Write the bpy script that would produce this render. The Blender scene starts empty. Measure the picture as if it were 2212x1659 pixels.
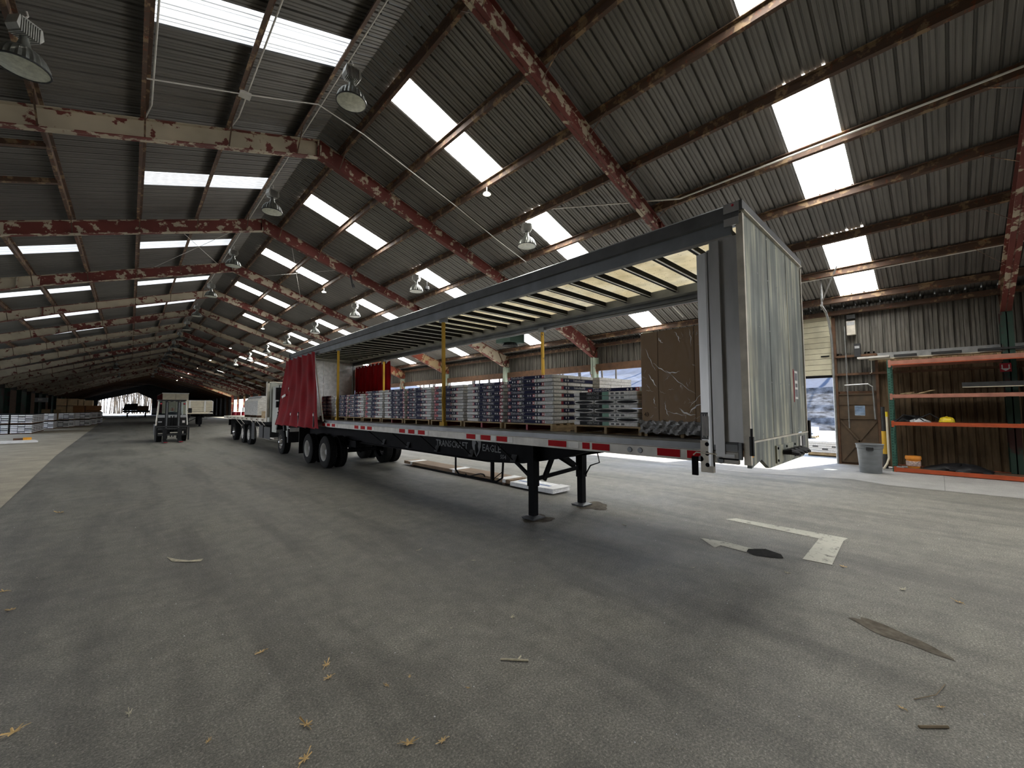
import bpy, bmesh, math, random
from mathutils import Vector, Matrix
random.seed(7)
C = bpy.data.collections.new('scene_objects'); bpy.context.scene.collection.children.link(C)
S = bpy.context.scene
# ------------------------------------------------------------------ camera
cam_d = bpy.data.cameras.new('camera'); cam = bpy.data.objects.new('camera', cam_d); C.objects.link(cam)
cam_d.sensor_fit = 'HORIZONTAL'; cam_d.sensor_width = 36.0; cam_d.lens = 872.0 / 2212 * 36.0
cam_d.clip_end = 600; cam_d.clip_start = 0.05
H = 1.92
def _n(v): return v.normalized()
_vy = _n(Vector((280 - 1106, -(883 - 829.5), -872.0))); _vx = _n(Vector((2027 - 1106, -(877 - 829.5), -872.0)))
_vz = _n(_vx.cross(_vy)); _vx = _vy.cross(_vz)            # camera-space directions of the hall's axes
cam.matrix_world = Matrix.Translation((0, 0, H)) @ Matrix((_vx, _vy, _vz)).to_4x4()
S.camera = cam
# ------------------------------------------------------------------ light
SUN_DIR = Vector((-3.09, 0.95, -2.98)).normalized()
sd = bpy.data.lights.new('sun', 'SUN'); sun = bpy.data.objects.new('sun', sd); C.objects.link(sun)
sd.energy = 22.0; sd.color = (1.0, 0.93, 0.8); sd.angle = math.radians(0.6)
sun.rotation_euler = SUN_DIR.to_track_quat('-Z', 'Y').to_euler(); sun.location = (60, -20, 60)
W = bpy.data.worlds.new('sky'); S.world = W; W.use_nodes = True
wn = W.node_tree.nodes; wn.clear(); wl = W.node_tree.links
w_out = wn.new('ShaderNodeOutputWorld'); w_bg = wn.new('ShaderNodeBackground'); w_bg.inputs['Strength'].default_value = 5.0
w_r = wn.new('ShaderNodeValToRGB'); w_t = wn.new('ShaderNodeTexCoord'); w_s = wn.new('ShaderNodeSeparateXYZ')
w_r.color_ramp.elements[0].color = (0.93, 0.95, 1.0, 1); w_r.color_ramp.elements[1].color = (0.42, 0.62, 1.0, 1)
w_r.color_ramp.elements[0].position = 0.02; w_r.color_ramp.elements[1].position = 0.7
wl.new(w_t.outputs['Generated'], w_s.inputs[0]); wl.new(w_s.outputs['Z'], w_r.inputs[0])
wl.new(w_r.outputs[0], w_bg.inputs['Color']); wl.new(w_bg.outputs[0], w_out.inputs['Surface'])
S.view_settings.view_transform = 'Standard'; S.view_settings.look = 'None'
S.view_settings.exposure = 0.0; S.view_settings.gamma = 1.0; S.view_settings.use_curve_mapping = False
SKY_EMIT = 22.0      # panels emit in place of sunlight passing through the skylights
try:
    cy = S.cycles; cy.max_bounces = 7; cy.diffuse_bounces = 5; cy.glossy_bounces = 3; cy.transmission_bounces = 5
    cy.transparent_max_bounces = 8; cy.sample_clamp_indirect = 6.0; cy.caustics_reflective = False; cy.caustics_refractive = False
    cy.use_denoising = True
except Exception: pass

# ------------------------------------------------------------------ materials
def newmat(name):
    m = bpy.data.materials.new(name); m.use_nodes = True; nt = m.node_tree
    return m, nt, nt.nodes['Principled BSDF']
def nd(nt, t, **kw):
    n = nt.nodes.new(t)
    for k, v in kw.items():
        if k in n.inputs: n.inputs[k].default_value = v
        else: setattr(n, k, v)
    return n
def coords(nt, scale=(1, 1, 1), obj=True):
    tc = nd(nt, 'ShaderNodeTexCoord'); mp = nd(nt, 'ShaderNodeMapping'); mp.inputs['Scale'].default_value = scale
    if obj == 'W':
        g = nd(nt, 'ShaderNodeNewGeometry'); nt.links.new(g.outputs['Position'], mp.inputs[0])
    else: nt.links.new(tc.outputs['Object'], mp.inputs[0])
    return mp.outputs[0]
def noise(nt, vec, scale, detail=4.0, rough=0.55):
    n = nd(nt, 'ShaderNodeTexNoise', Scale=scale, Detail=detail, Roughness=rough); nt.links.new(vec, n.inputs['Vector'])
    return n.outputs['Fac']
def ramp(nt, fac, stops):
    r = nd(nt, 'ShaderNodeValToRGB'); cr = r.color_ramp
    while len(cr.elements) < len(stops): cr.elements.new(0.5)
    for e, (p, c) in zip(cr.elements, stops):
        e.position = p; e.color = (c[0], c[1], c[2], 1) if not isinstance(c, (int, float)) else (c, c, c, 1)
    nt.links.new(fac, r.inputs[0]); return r.outputs[0]
def mix(nt, a, b, fac, mode='MIX'):
    m = nd(nt, 'ShaderNodeMix'); m.data_type = 'RGBA'; m.blend_type = mode
    for s, v in ((0, fac), (6, a), (7, b)):
        if isinstance(v, (int, float)): m.inputs[s].default_value = v
        elif isinstance(v, tuple): m.inputs[s].default_value = (v[0], v[1], v[2], 1)
        else: nt.links.new(v, m.inputs[s])
    return m.outputs[2]
def bump(nt, p, h, strength=0.3, dist=0.01):
    b = nd(nt, 'ShaderNodeBump'); b.inputs['Strength'].default_value = strength; b.inputs['Distance'].default_value = dist
    nt.links.new(h, b.inputs['Height']); nt.links.new(b.outputs[0], p.inputs['Normal'])
def M(name, col, rough=0.6, metal=0.0, var=0.25, sc=6.0, stretch=(1, 1, 1), bmp=0.0, spec=None, world=False, coat=0.0):
    m, nt, p = newmat(name)
    v = coords(nt, stretch, 'W' if world else True); f = noise(nt, v, sc)
    lo = tuple(c * (1 - var) for c in col); hi = tuple(min(1, c * (1 + var)) for c in col)
    nt.links.new(ramp(nt, f, [(0.3, lo), (0.7, hi)]), p.inputs['Base Color'])
    p.inputs['Roughness'].default_value = rough; p.inputs['Metallic'].default_value = metal
    if spec is not None: p.inputs['Specular IOR Level'].default_value = spec
    if coat: p.inputs['Coat Weight'].default_value = coat; p.inputs['Coat Roughness'].default_value = 0.12
    if bmp: bump(nt, p, noise(nt, v, sc * 4), bmp)
    return m
def paint_peel(name, base, under, lo, hi, sc=3.0, rust=(0.10, 0.035, 0.012), rl=0.66):
    m, nt, p = newmat(name); v = coords(nt, (1, 1, 1), 'W')
    f = noise(nt, v, sc, 8, 0.62); g = noise(nt, v, sc * 2.3, 6, 0.7)
    c = mix(nt, base, under, ramp(nt, f, [(lo, 0.0), (hi, 1.0)]))
    c = mix(nt, c, rust, ramp(nt, g, [(rl, 0.0), (rl + .05, 1.0)]))
    c = mix(nt, c, ramp(nt, noise(nt, v, 0.9, 3), [(0.3, 0.62), (0.7, 1.0)]), 1.0, 'MULTIPLY')
    nt.links.new(c, p.inputs['Base Color']); p.inputs['Roughness'].default_value = 0.75
    return m
def emit(name, col, s):
    m, nt, p = newmat(name); p.inputs['Base Color'].default_value = (*col, 1)
    p.inputs['Emission Color'].default_value = (*col, 1); p.inputs['Emission Strength'].default_value = s; return m

def asphalt_mat():
    m, nt, p = newmat('asphalt'); v = coords(nt, (1, 1, 1), 'W')
    big = noise(nt, v, 0.35, 5, 0.6); fine = noise(nt, v, 70.0, 4, 0.85); mid = noise(nt, v, 4.0, 8, 0.75)
    c = ramp(nt, big, [(0.3, (0.14, 0.133, 0.111)), (0.55, (0.19, 0.181, 0.151)), (0.75, (0.245, 0.231, 0.189))])
    c = mix(nt, c, ramp(nt, fine, [(0.32, 0.35), (0.47, 0.8), (0.58, 1.3), (0.70, 3.0)]), 1.0, 'MULTIPLY')
    c = mix(nt, c, ramp(nt, mid, [(0.3, 0.66), (0.7, 1.2)]), 1.0, 'MULTIPLY')
    vs = coords(nt, (1.6, 0.22, 1), 'W'); st = noise(nt, vs, 1.0, 5, 0.6)
    c = mix(nt, c, ramp(nt, st, [(0.34, 0.6), (0.52, 1.05)]), 0.9, 'MULTIPLY')
    nt.links.new(c, p.inputs['Base Color']); p.inputs['Roughness'].default_value = 0.72
    p.inputs['Specular IOR Level'].default_value = 0.5
    nt.links.new(ramp(nt, big, [(0.3, 0.5), (0.7, 0.75)]), p.inputs['Roughness'])
    bump(nt, p, fine, 0.8, 0.008); return m
def slab_mat(name, lo, hi):
    m, nt, p = newmat(name); v = coords(nt, (1, 1, 1), 'W')
    a = noise(nt, v, 1.1, 8, 0.65); b = noise(nt, v, 60, 3, 0.7)
    c = ramp(nt, a, [(0.28, lo), (0.7, hi)]); c = mix(nt, c, ramp(nt, b, [(0.3, 0.75), (0.7, 1.2)]), 1.0, 'MULTIPLY')
    br = nd(nt, 'ShaderNodeTexBrick', Scale=1.0); br.inputs['Brick Width'].default_value = 4.5; br.inputs['Row Height'].default_value = 4.5
    br.inputs['Mortar Size'].default_value = 0.006; br.offset = 0.0; nt.links.new(v, br.inputs['Vector'])
    c = mix(nt, c, mix(nt, c, (0.5, 0.5, 0.5), 1.0, 'MULTIPLY'), br.outputs['Fac'])
    nt.links.new(c, p.inputs['Base Color']); p.inputs['Roughness'].default_value = 0.8; bump(nt, p, b, 0.3, 0.004); return m
def sheet_mat(name, lo, hi, sc, streak, rough=0.55, metal=0.35):
    m, nt, p = newmat(name); v = coords(nt, streak, 'W'); a = noise(nt, v, sc, 6, 0.6)
    w = noise(nt, coords(nt, (0.4, 0.4, 0.4), 'W'), 1.0, 3)
    c = ramp(nt, a, [(0.3, lo), (0.72, hi)]); c = mix(nt, c, ramp(nt, w, [(0.3, 0.75), (0.7, 1.1)]), 1.0, 'MULTIPLY')
    nt.links.new(c, p.inputs['Base Color']); p.inputs['Roughness'].default_value = rough; p.inputs['Metallic'].default_value = metal; return m

m_asph = asphalt_mat()
m_slab = slab_mat('concrete_slab', (0.27, 0.24, 0.175), (0.47, 0.42, 0.31))
m_apron = slab_mat('concrete_apron', (0.19, 0.185, 0.175), (0.31, 0.30, 0.28))
m_yard = slab_mat('yard', (0.16, 0.155, 0.14), (0.27, 0.26, 0.23))
m_roof = sheet_mat('roof_sheet', (0.115, 0.11, 0.10), (0.19, 0.18, 0.165), 3.0, (0.25, 6.0, 0.25))
m_clad = sheet_mat('wall_sheet', (0.06, 0.056, 0.047), (0.20, 0.187, 0.158), 3.0, (1, 5.0, 0.4))
m_cladw = sheet_mat('wall_sheet_lower', (0.075, 0.05, 0.026), (0.24, 0.165, 0.09), 3.0, (1, 4.0, 0.5), 0.8, 0.0)
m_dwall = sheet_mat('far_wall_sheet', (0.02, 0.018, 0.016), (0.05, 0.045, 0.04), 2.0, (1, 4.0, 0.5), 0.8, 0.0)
m_green = paint_peel('green_paint', (0.018, 0.05, 0.034), (0.05, 0.015, 0.012), 0.52, 0.56, 0.7)
m_pale = paint_peel('pale_green_paint', (0.42, 0.50, 0.40), (0.30, 0.10, 0.05), 0.56, 0.6, 2.0)
CREAM = (0.50, 0.43, 0.32); RED = (0.145, 0.028, 0.020)
FP = [paint_peel('frame_cream', CREAM, RED, 0.575, 0.60, 2.6), paint_peel('frame_mixed', CREAM, RED, 0.49, 0.52, 2.8),
      paint_peel('frame_red', CREAM, RED, 0.41, 0.44, 3.4), paint_peel('frame_orange', (0.55, 0.40, 0.22), (0.33, 0.075, 0.04), 0.47, 0.50, 1.4)]
m_purl = paint_peel('purlin_rust', (0.085, 0.045, 0.026), (0.26, 0.17, 0.09), 0.54, 0.60, 4.0, rust=(0.16, 0.045, 0.015), rl=0.58)
m_galv = M('galvanised', (0.42, 0.43, 0.43), 0.4, 0.8, 0.2, 8)
m_cond = M('conduit_white', (0.62, 0.60, 0.56), 0.5, 0, 0.1)
m_alu = M('aluminium', (0.46, 0.46, 0.45), 0.42, 0.75, 0.22, 3, (1, 1, 0.25))
m_alud = M('aluminium_dull', (0.17, 0.18, 0.19), 0.5, 0.5, 0.2, 3)
m_aluw = M('rail_light', (0.50, 0.48, 0.44), 0.55, 0.2, 0.2, 5)
def nose_mat():
    m, nt, p = newmat('nose_sheet'); v = coords(nt, (5.5, 1, 0.35), 'W'); a = noise(nt, v, 1.6, 7, 0.6); b = noise(nt, coords(nt, (1, 1, 1), 'W'), 2.0, 5)
    c = ramp(nt, a, [(0.34, (0.10, 0.115, 0.11)), (0.50, (0.18, 0.195, 0.175)), (0.62, (0.42, 0.41, 0.31))])  # pale streaks put the sheet's highlights into its colour
    c = mix(nt, c, ramp(nt, b, [(0.35, 0.75), (0.7, 1.15)]), 1.0, 'MULTIPLY')
    nt.links.new(c, p.inputs['Base Color']); p.inputs['Roughness'].default_value = 0.5; p.inputs['Metallic'].default_value = 0.35
    bump(nt, p, b, 0.08, 0.02); return m
m_nose = nose_mat()
m_blk = M('black_steel', (0.006, 0.006, 0.007), 0.75, 0.0, 0.2, spec=0.10); m_blk2 = M('black_plastic', (0.010, 0.010, 0.011), 0.5, spec=.25)
m_tyre = M('tyre_rubber', (0.012, 0.012, 0.012), 0.85, 0, 0.3, 10, bmp=0.1, spec=.15)
m_rail = M('rail_dark_alu', (0.17, 0.175, 0.18), 0.38, 0.7, 0.2, 3)
m_crate = M('silver_film', (0.55, 0.54, 0.51), 0.3, 0.1, 0.35, 5, (1, 1, 5), bmp=0.4)
m_dish = M('wheel_dish_grey', (0.20, 0.20, 0.19), 0.6, 0.1, 0.2)
m_midwood = M('weathered_boards', (0.20, 0.135, 0.08), 0.8, 0, 0.3, 5, (6, .4, 1))
m_brace = M('dull_brace', (0.045, 0.046, 0.048), 0.7, 0, 0.2, spec=.2)
m_rim = M('wheel_rim_white', (0.62, 0.61, 0.57), 0.5, 0.1, 0.15); m_chrome = M('polished_rim', (0.75, 0.75, 0.75), 0.18, 1.0, 0.05)
m_red = M('red_tape', (0.42, 0.008, 0.012), 0.6, 0, 0.1, spec=.1); m_wtape = M('white_tape', (0.70, 0.69, 0.66), 0.5, 0, 0.1)
m_curt = M('red_curtain', (0.21, 0.002, 0.007), 0.6, 0, 0.2, 2, spec=0.12)
m_yel = paint_peel('yellow_post', (0.62, 0.37, 0.03), (0.10, 0.05, 0.02), 0.62, 0.67, 5.0)
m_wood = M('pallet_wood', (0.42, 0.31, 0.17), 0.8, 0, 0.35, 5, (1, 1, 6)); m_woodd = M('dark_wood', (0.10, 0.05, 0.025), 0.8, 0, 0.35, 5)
m_deckw = M('deck_boards', (0.16, 0.14, 0.12), 0.75, 0, 0.3, 4, (8, .4, 1))
m_wrap = M('white_wrap', (0.84, 0.85, 0.84), 0.5, 0, 0.22, 22, (1, 1, 3), bmp=0.4); m_navy = M('navy_print', (0.004, 0.006, 0.045), 0.6, 0, 0.1, spec=.15)
m_label = M('grey_label', (0.36, 0.37, 0.38), 0.5, 0, 0.2, 40)
m_redp = M('red_print', (0.36, 0.012, 0.025), 0.5, 0, 0.1); m_blkp = M('black_print', (0.006, 0.007, 0.008), 0.6, spec=.2); m_grnp = M('green_print', (0.02, 0.18, 0.09), 0.4)
m_white = M('white_print', (0.75, 0.75, 0.75), 0.6, 0, 0.03); m_ink = M('grey_ink', (0.10, 0.105, 0.11), 0.55, 0, 0.25)
def cardboard():
    m, nt, p = newmat('cardboard_in_film'); v = coords(nt, (1, 1, 1)); 
    p.inputs['Base Color'].default_value = (0.27, 0.175, 0.095, 1); p.inputs['Roughness'].default_value = 0.8
    p.inputs['Coat Weight'].default_value = 0.35; p.inputs['Coat Roughness'].default_value = 0.10
    w = nd(nt, 'ShaderNodeTexNoise', Scale=3.2, Detail=6.0, Distortion=3.0); nt.links.new(coords(nt, (1.2, 1.6, 0.9)), w.inputs['Vector'])
    b = nd(nt, 'ShaderNodeBump'); b.inputs['Strength'].default_value = 0.9; b.inputs['Distance'].default_value = 0.05
    nt.links.new(w.outputs['Fac'], b.inputs['Height']); nt.links.new(b.outputs[0], p.inputs['Coat Normal'])
    return m
m_card = cardboard()
m_glint = M('film_crease', (0.75, 0.72, 0.68), 0.2, 0, 0.3, 20)  # near-white colour standing for highlights on the wrinkled film
m_film = M('crumpled_film', (0.36, 0.36, 0.36), 0.25, 0, 0.3, 14, bmp=0.8, coat=0.6)
m_org = M('rack_orange', (0.40, 0.07, 0.02), 0.5, 0, 0.15, 5); m_orgf = M('rack_faded_orange', (0.38, 0.16, 0.11), 0.6, 0, 0.2, 5)
m_rackg = M('rack_green', (0.035, 0.115, 0.085), 0.5, 0, 0.2, 5)
m_bin = M('grey_bin', (0.17, 0.185, 0.195), 0.5, 0, 0.15, 3, (1, 1, 3)); m_dgrey = M('dark_grey', (0.032, 0.033, 0.034), 0.6, spec=.3)
m_pack = M('tan_timber', (0.72, 0.52, 0.30), 0.8, 0, 0.2, 1.5)
m_packd = M('brown_timber', (0.30, 0.13, 0.05), 0.8, 0, 0.2, 1.5)
m_leaf = M('dry_leaf', (0.58, 0.40, 0.17), 0.7, 0, 0.35, 20); m_leafd = M('faded_leaf', (0.50, 0.46, 0.33), 0.7, 0, 0.3, 20); m_twig = M('twig', (0.16, 0.12, 0.07), 0.8)
m_shade = M('lamp_alu', (0.26, 0.27, 0.25), 0.38, 0.7, 0.25, 6); m_lens = M('lamp_lens', (0.50, 0.52, 0.44), 0.3, 0, 0.25, 14); m_ballast = M('lamp_ballast', (0.48, 0.48, 0.45), 0.45, 0.4, 0.2)
m_dooro = M('door_cream', (0.55, 0.52, 0.38), 0.6, 0, 0.15, 3); m_doorb = M('door_brown', (0.075, 0.048, 0.026), 0.7, 0, 0.3, 3)
m_truck = M('truck_grey_paint', (0.34, 0.35, 0.31), 0.4, 0.2, 0.12, 2); m_tan = M('tan_panel', (0.62, 0.56, 0.42), 0.6, 0, 0.12, 3)
m_bed = M('bed_aluminium', (0.58, 0.54, 0.46), 0.5, 0.2, 0.2, 6)
m_skin = M('skin', (0.42, 0.23, 0.16), 0.6, 0, 0.06); m_hair = M('grey_hair', (0.30, 0.28, 0.26), 0.8); m_cloth = M('dark_jacket', (0.02, 0.022, 0.03), 0.85); m_shirt = M('collar', (0.6, 0.6, 0.58), 0.8)
m_paint = paint_peel('road_paint', (0.52, 0.51, 0.43), (0.15, 0.14, 0.12), 0.56, 0.68, 9.0, rust=(0.2, 0.19, 0.16), rl=0.6)
m_tar = M('tar', (0.018, 0.017, 0.016), 0.9, 0, 0.3, 20, spec=.1); m_damp = M('damp_stain', (0.115, 0.10, 0.078), 0.9, 0, 0.4, 12, spec=.1)
m_rock = M('rock_bank', (0.045, 0.046, 0.05), 0.95, 0, 0.95, 1.6, world=True, spec=.05); m_hill = M('wooded_hill', (0.022, 0.030, 0.05), 0.9, 0, 0.6, 0.5, (1, 1, 0.4), world=True)
m_bark = M('bark', (0.045, 0.034, 0.022), 0.9, 0, 0.3, 3); m_snow = M('pale_gravel', (0.62, 0.61, 0.6), 0.8, 0, 0.15, 0.6, world=True)
m_lit = emit('led_face', (1.0, 0.95, 0.72), 60.0); m_ylw = M('hard_hat_yellow', (0.72, 0.55, 0.02), 0.35, 0, 0.06)
m_bucket = M('bucket_orange', (0.72, 0.27, 0.03), 0.45, 0, 0.1); m_bpr = M('bucket_print', (0.55, 0.42, 0.38), 0.5, 0, 0.5, 22); m_blue = M('blue_drum', (0.10, 0.16, 0.32), 0.5); m_amber = M('amber', (0.85, 0.36, 0.02), 0.4)
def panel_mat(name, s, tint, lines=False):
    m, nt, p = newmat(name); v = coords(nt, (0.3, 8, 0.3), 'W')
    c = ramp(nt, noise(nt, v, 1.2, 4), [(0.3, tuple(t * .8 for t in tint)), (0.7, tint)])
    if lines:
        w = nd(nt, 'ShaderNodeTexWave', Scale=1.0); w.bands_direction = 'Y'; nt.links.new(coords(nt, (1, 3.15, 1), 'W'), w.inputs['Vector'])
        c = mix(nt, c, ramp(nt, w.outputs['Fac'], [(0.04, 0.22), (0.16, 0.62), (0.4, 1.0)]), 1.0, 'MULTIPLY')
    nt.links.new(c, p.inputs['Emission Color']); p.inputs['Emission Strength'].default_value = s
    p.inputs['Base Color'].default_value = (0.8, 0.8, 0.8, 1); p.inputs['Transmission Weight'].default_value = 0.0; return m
m_sky = panel_mat('skylight_sheet', SKY_EMIT, (1.0, 0.99, 0.95)); m_skyl = panel_mat('dim_glow_skylight_sheet', 1.3, (0.88, 0.94, 1.0), True)  # left copy glows dimmer, its slope facing off the sun; rib lines in the glow
def roofpanel():
    m, nt, p = newmat('translucent_trailer_roof'); v = coords(nt, (1, 1, 1), 'W')
    sp = nd(nt, 'ShaderNodeTexVoronoi', Scale=17.0); nt.links.new(v, sp.inputs['Vector']); g = noise(nt, v, 1.3, 4)
    c = ramp(nt, g, [(0.3, (0.60, 0.49, 0.29)), (0.5, (0.66, 0.58, 0.39)), (0.7, (0.70, 0.65, 0.50))])
    c = mix(nt, (0.13, 0.10, 0.06), c, ramp(nt, sp.outputs['Distance'], [(0.10, 0.0), (0.16, 1.0)]))
    c = mix(nt, c, ramp(nt, noise(nt, v, 3.0, 3), [(0.45, 1.0), (0.62, 0.8)]), 1.0, 'MULTIPLY')
    t = nd(nt, 'ShaderNodeBsdfTranslucent'); nt.links.new(c, t.inputs[0]); nt.links.new(c, p.inputs['Base Color']); p.inputs['Roughness'].default_value = 0.25
    ms = nd(nt, 'ShaderNodeMixShader'); ms.inputs[0].default_value = 0.72
    nt.links.new(p.outputs[0], ms.inputs[1]); nt.links.new(t.outputs[0], ms.inputs[2]); nt.links.new(ms.outputs[0], nt.nodes['Material Output'].inputs[0]); return m
m_troof = roofpanel()
def glassmat():
    m, nt, p = newmat('window_glass'); p.inputs['Base Color'].default_value = (0.05, 0.07, 0.08, 1); p.inputs['Roughness'].default_value = 0.06
    t = nd(nt, 'ShaderNodeBsdfTransparent'); t.inputs[0].default_value = (0.75, 0.8, 0.8, 1); ms = nd(nt, 'ShaderNodeMixShader'); ms.inputs[0].default_value = 0.9
    nt.links.new(p.outputs[0], ms.inputs[1]); nt.links.new(t.outputs[0], ms.inputs[2]); nt.links.new(ms.outputs[0], nt.nodes['Material Output'].inputs[0]); return m
m_glass = glassmat()

# ------------------------------------------------------------------ mesh helpers
class MB:
    def __init__(s): s.v = []; s.f = []; s.mi = []; s.mats = []
    def m(s, mat):
        if mat not in s.mats: s.mats.append(mat)
        return s.mats.index(mat)
    def add(s, vs, fs, mat):
        k = len(s.v); i = s.m(mat); s.v += [tuple(v) for v in vs]
        for f in fs: s.f.append(tuple(k + j for j in f)); s.mi.append(i)
        return s
    def box(s, x0, x1, y0, y1, z0, z1, mat):
        return s.add([(x, y, z) for x in (x0, x1) for y in (y0, y1) for z in (z0, z1)],
              [(0, 1, 3, 2), (4, 6, 7, 5), (0, 4, 5, 1), (2, 3, 7, 6), (0, 2, 6, 4), (1, 5, 7, 3)], mat)
    def obox(s, mtx, sx, sy, sz, mat):
        vs = [mtx @ Vector((x * sx / 2, y * sy / 2, z * sz / 2)) for x in (-1, 1) for y in (-1, 1) for z in (-1, 1)]
        return s.add(vs, [(0, 1, 3, 2), (4, 6, 7, 5), (0, 4, 5, 1), (2, 3, 7, 6), (0, 2, 6, 4), (1, 5, 7, 3)], mat)
    def bar(s, a, b, w, h, mat, up=(0, 0, 1)):
        a = Vector(a); b = Vector(b); d = (b - a); L = d.length; d.normalize(); u = Vector(up)
        if abs(d.dot(u)) > 0.98: u = Vector((0, 1, 0))
        x = d.cross(u).normalized(); z = x.cross(d)
        mt = Matrix((x, d, z)).transposed().to_4x4(); mt.translation = (a + b) / 2
        return s.obox(mt, w, L, h, mat)
    def tube(s, pts, r, mat, n=8, cap=True):
        pts = [Vector(p) for p in pts]; k = len(pts); rs = r if isinstance(r, (list, tuple)) else [r] * k
        vs = []; ref = Vector((0, 0, 1))
        for i, p in enumerate(pts):
            d = (pts[min(i + 1, k - 1)] - pts[max(i - 1, 0)]).normalized()
            if abs(d.dot(ref)) > 0.95: ref = Vector((1, 0.1, 0)).normalized() if abs(d.x) < .9 else Vector((0, 1, 0))
            x = d.cross(ref).normalized(); y = x.cross(d)
            for j in range(n):
                a = 2 * math.pi * j / n; vs.append(p + x * rs[i] * math.cos(a) + y * rs[i] * math.sin(a))
        fs = [(i * n + j, i * n + (j + 1) % n, (i + 1) * n + (j + 1) % n, (i + 1) * n + j) for i in range(k - 1) for j in range(n)]
        if cap: fs += [tuple(range(n))[::-1], tuple((k - 1) * n + j for j in range(n))]
        return s.add(vs, fs, mat)
    def lathe(s, prof, o, mat, n=24, axis='Z', flute=0.0, nf=24, cap=False):
        vs = []; o = Vector(o)
        for (r, h) in prof:
            for j in range(n):
                a = 2 * math.pi * j / n; rr = r * (1 + flute * math.cos(nf * a)) if flute else r
                p = (rr * math.cos(a), rr * math.sin(a), h)
                if axis == 'X': p = (h, rr * math.cos(a), rr * math.sin(a))
                if axis == 'Y': p = (rr * math.cos(a), h, rr * math.sin(a))
                vs.append(o + Vector(p))
        k = len(prof)
        fs = [(i * n + j, i * n + (j + 1) % n, (i + 1) * n + (j + 1) % n, (i + 1) * n + j) for i in range(k - 1) for j in range(n)]
        if cap: fs += [tuple(range(n)), tuple((k - 1) * n + j for j in range(n))]
        return s.add(vs, fs, mat)
    def prism(s, poly, axis, a, b, mat):
        n = len(poly)
        def P(p, t): return {'X': (t, p[0], p[1]), 'Y': (p[0], t, p[1]), 'Z': (p[0], p[1], t)}[axis]
        vs = [P(p, a) for p in poly] + [P(p, b) for p in poly]
        fs = [tuple(range(n))[::-1], tuple(range(n, 2 * n))] + [(i, (i + 1) % n, n + (i + 1) % n, n + i) for i in range(n)]
        return s.add(vs, fs, mat)
    def grid(s, pts, mat):
        r = len(pts); c = len(pts[0])
        return s.add([p for row in pts for p in row], [(i * c + j, i * c + j + 1, (i + 1) * c + j + 1, (i + 1) * c + j) for i in range(r - 1) for j in range(c - 1)], mat)
    def text(s, txt, size, mtx, mat, sx=1.0, ext=0.0, bold=0.0):
        cu = bpy.data.curves.new('t', 'FONT'); cu.body = txt; cu.size = size; cu.resolution_u = 1; cu.extrude = ext; cu.offset = bold
        ob = bpy.data.objects.new('t', cu); C.objects.link(ob); bpy.context.view_layer.update()
        me = bpy.data.meshes.new_from_object(ob.evaluated_get(bpy.context.evaluated_depsgraph_get()))
        s.add([mtx @ Vector((v.co.x * sx, v.co.y, v.co.z)) for v in me.vertices], [tuple(p.vertices) for p in me.polygons], mat)
        bpy.data.objects.remove(ob); bpy.data.curves.remove(cu); bpy.data.meshes.remove(me); return s
    def build(s, name, parent=None, o=None, smooth=False, recalc=True):
        o = Vector(o) if o is not None else (Vector(parent['_o']) if parent and '_o' in parent else Vector((0, 0, 0)))
        me = bpy.data.meshes.new(name); me.from_pydata([Vector(v) - o for v in s.v], [], s.f)
        for mt in s.mats: me.materials.append(mt)
        me.polygons.foreach_set('material_index', s.mi)
        if recalc:
            b = bmesh.new(); b.from_mesh(me); bmesh.ops.recalc_face_normals(b, faces=b.faces); b.to_mesh(me); b.free()
        if smooth:
            me.polygons.foreach_set('use_smooth', [True] * len(me.polygons))
            try: me.set_sharp_from_angle(angle=math.radians(42))
            except Exception: pass
        ob = bpy.data.objects.new(name, me); C.objects.link(ob)
        if parent is not None: ob.parent = parent; ob['_o'] = tuple(o)
        else: ob.location = o; ob['_o'] = tuple(o)
        return ob
def plane_at(origin, xdir, ydir):
    x = Vector(xdir).normalized(); y = Vector(ydir).normalized(); m = Matrix((x, y, x.cross(y))).transposed().to_4x4(); m.translation = Vector(origin); return m
def tag(o, label, cat, group=None, kind=None):
    if label: o['label'] = label; o['category'] = cat
    if group: o['group'] = group
    if kind: o['kind'] = kind
    return o
def thing(name, label, cat, o=(0, 0, 0), group=None):
    e = bpy.data.objects.new(name, None); C.objects.link(e); e.location = o; e['_o'] = tuple(o); e.empty_display_size = 0.2
    return tag(e, label, cat, group)
def struct(name, mb, **kw):
    o = mb.build(name, **kw); o['kind'] = 'structure'; return o
def clone(o, parent=None):
    c = o.copy(); C.objects.link(c)
    if parent is not None: c.parent = parent
    for ch in list(o.children): clone(ch, c)
    return c
def place(o, loc, rz=None, label=None, group=None, sc=None):
    c = clone(o); c.location = loc
    if rz is not None: c.rotation_euler = (0, 0, rz)
    if label: c['label'] = label
    if group: c['group'] = group
    if sc: c.scale = sc
    return c
ORD = ['first', 'second', 'third', 'fourth', 'fifth', 'sixth', 'seventh', 'eighth', 'ninth', 'tenth', 'eleventh', 'twelfth', 'thirteenth', 'fourteenth', 'fifteenth', 'sixteenth', 'seventeenth', 'eighteenth', 'nineteenth', 'twentieth', 'twenty-first', 'twenty-second', 'twenty-third', 'twenty-fourth', 'twenty-fifth', 'twenty-sixth', 'twenty-seventh', 'twenty-eighth', 'twenty-ninth', 'thirtieth']
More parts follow.
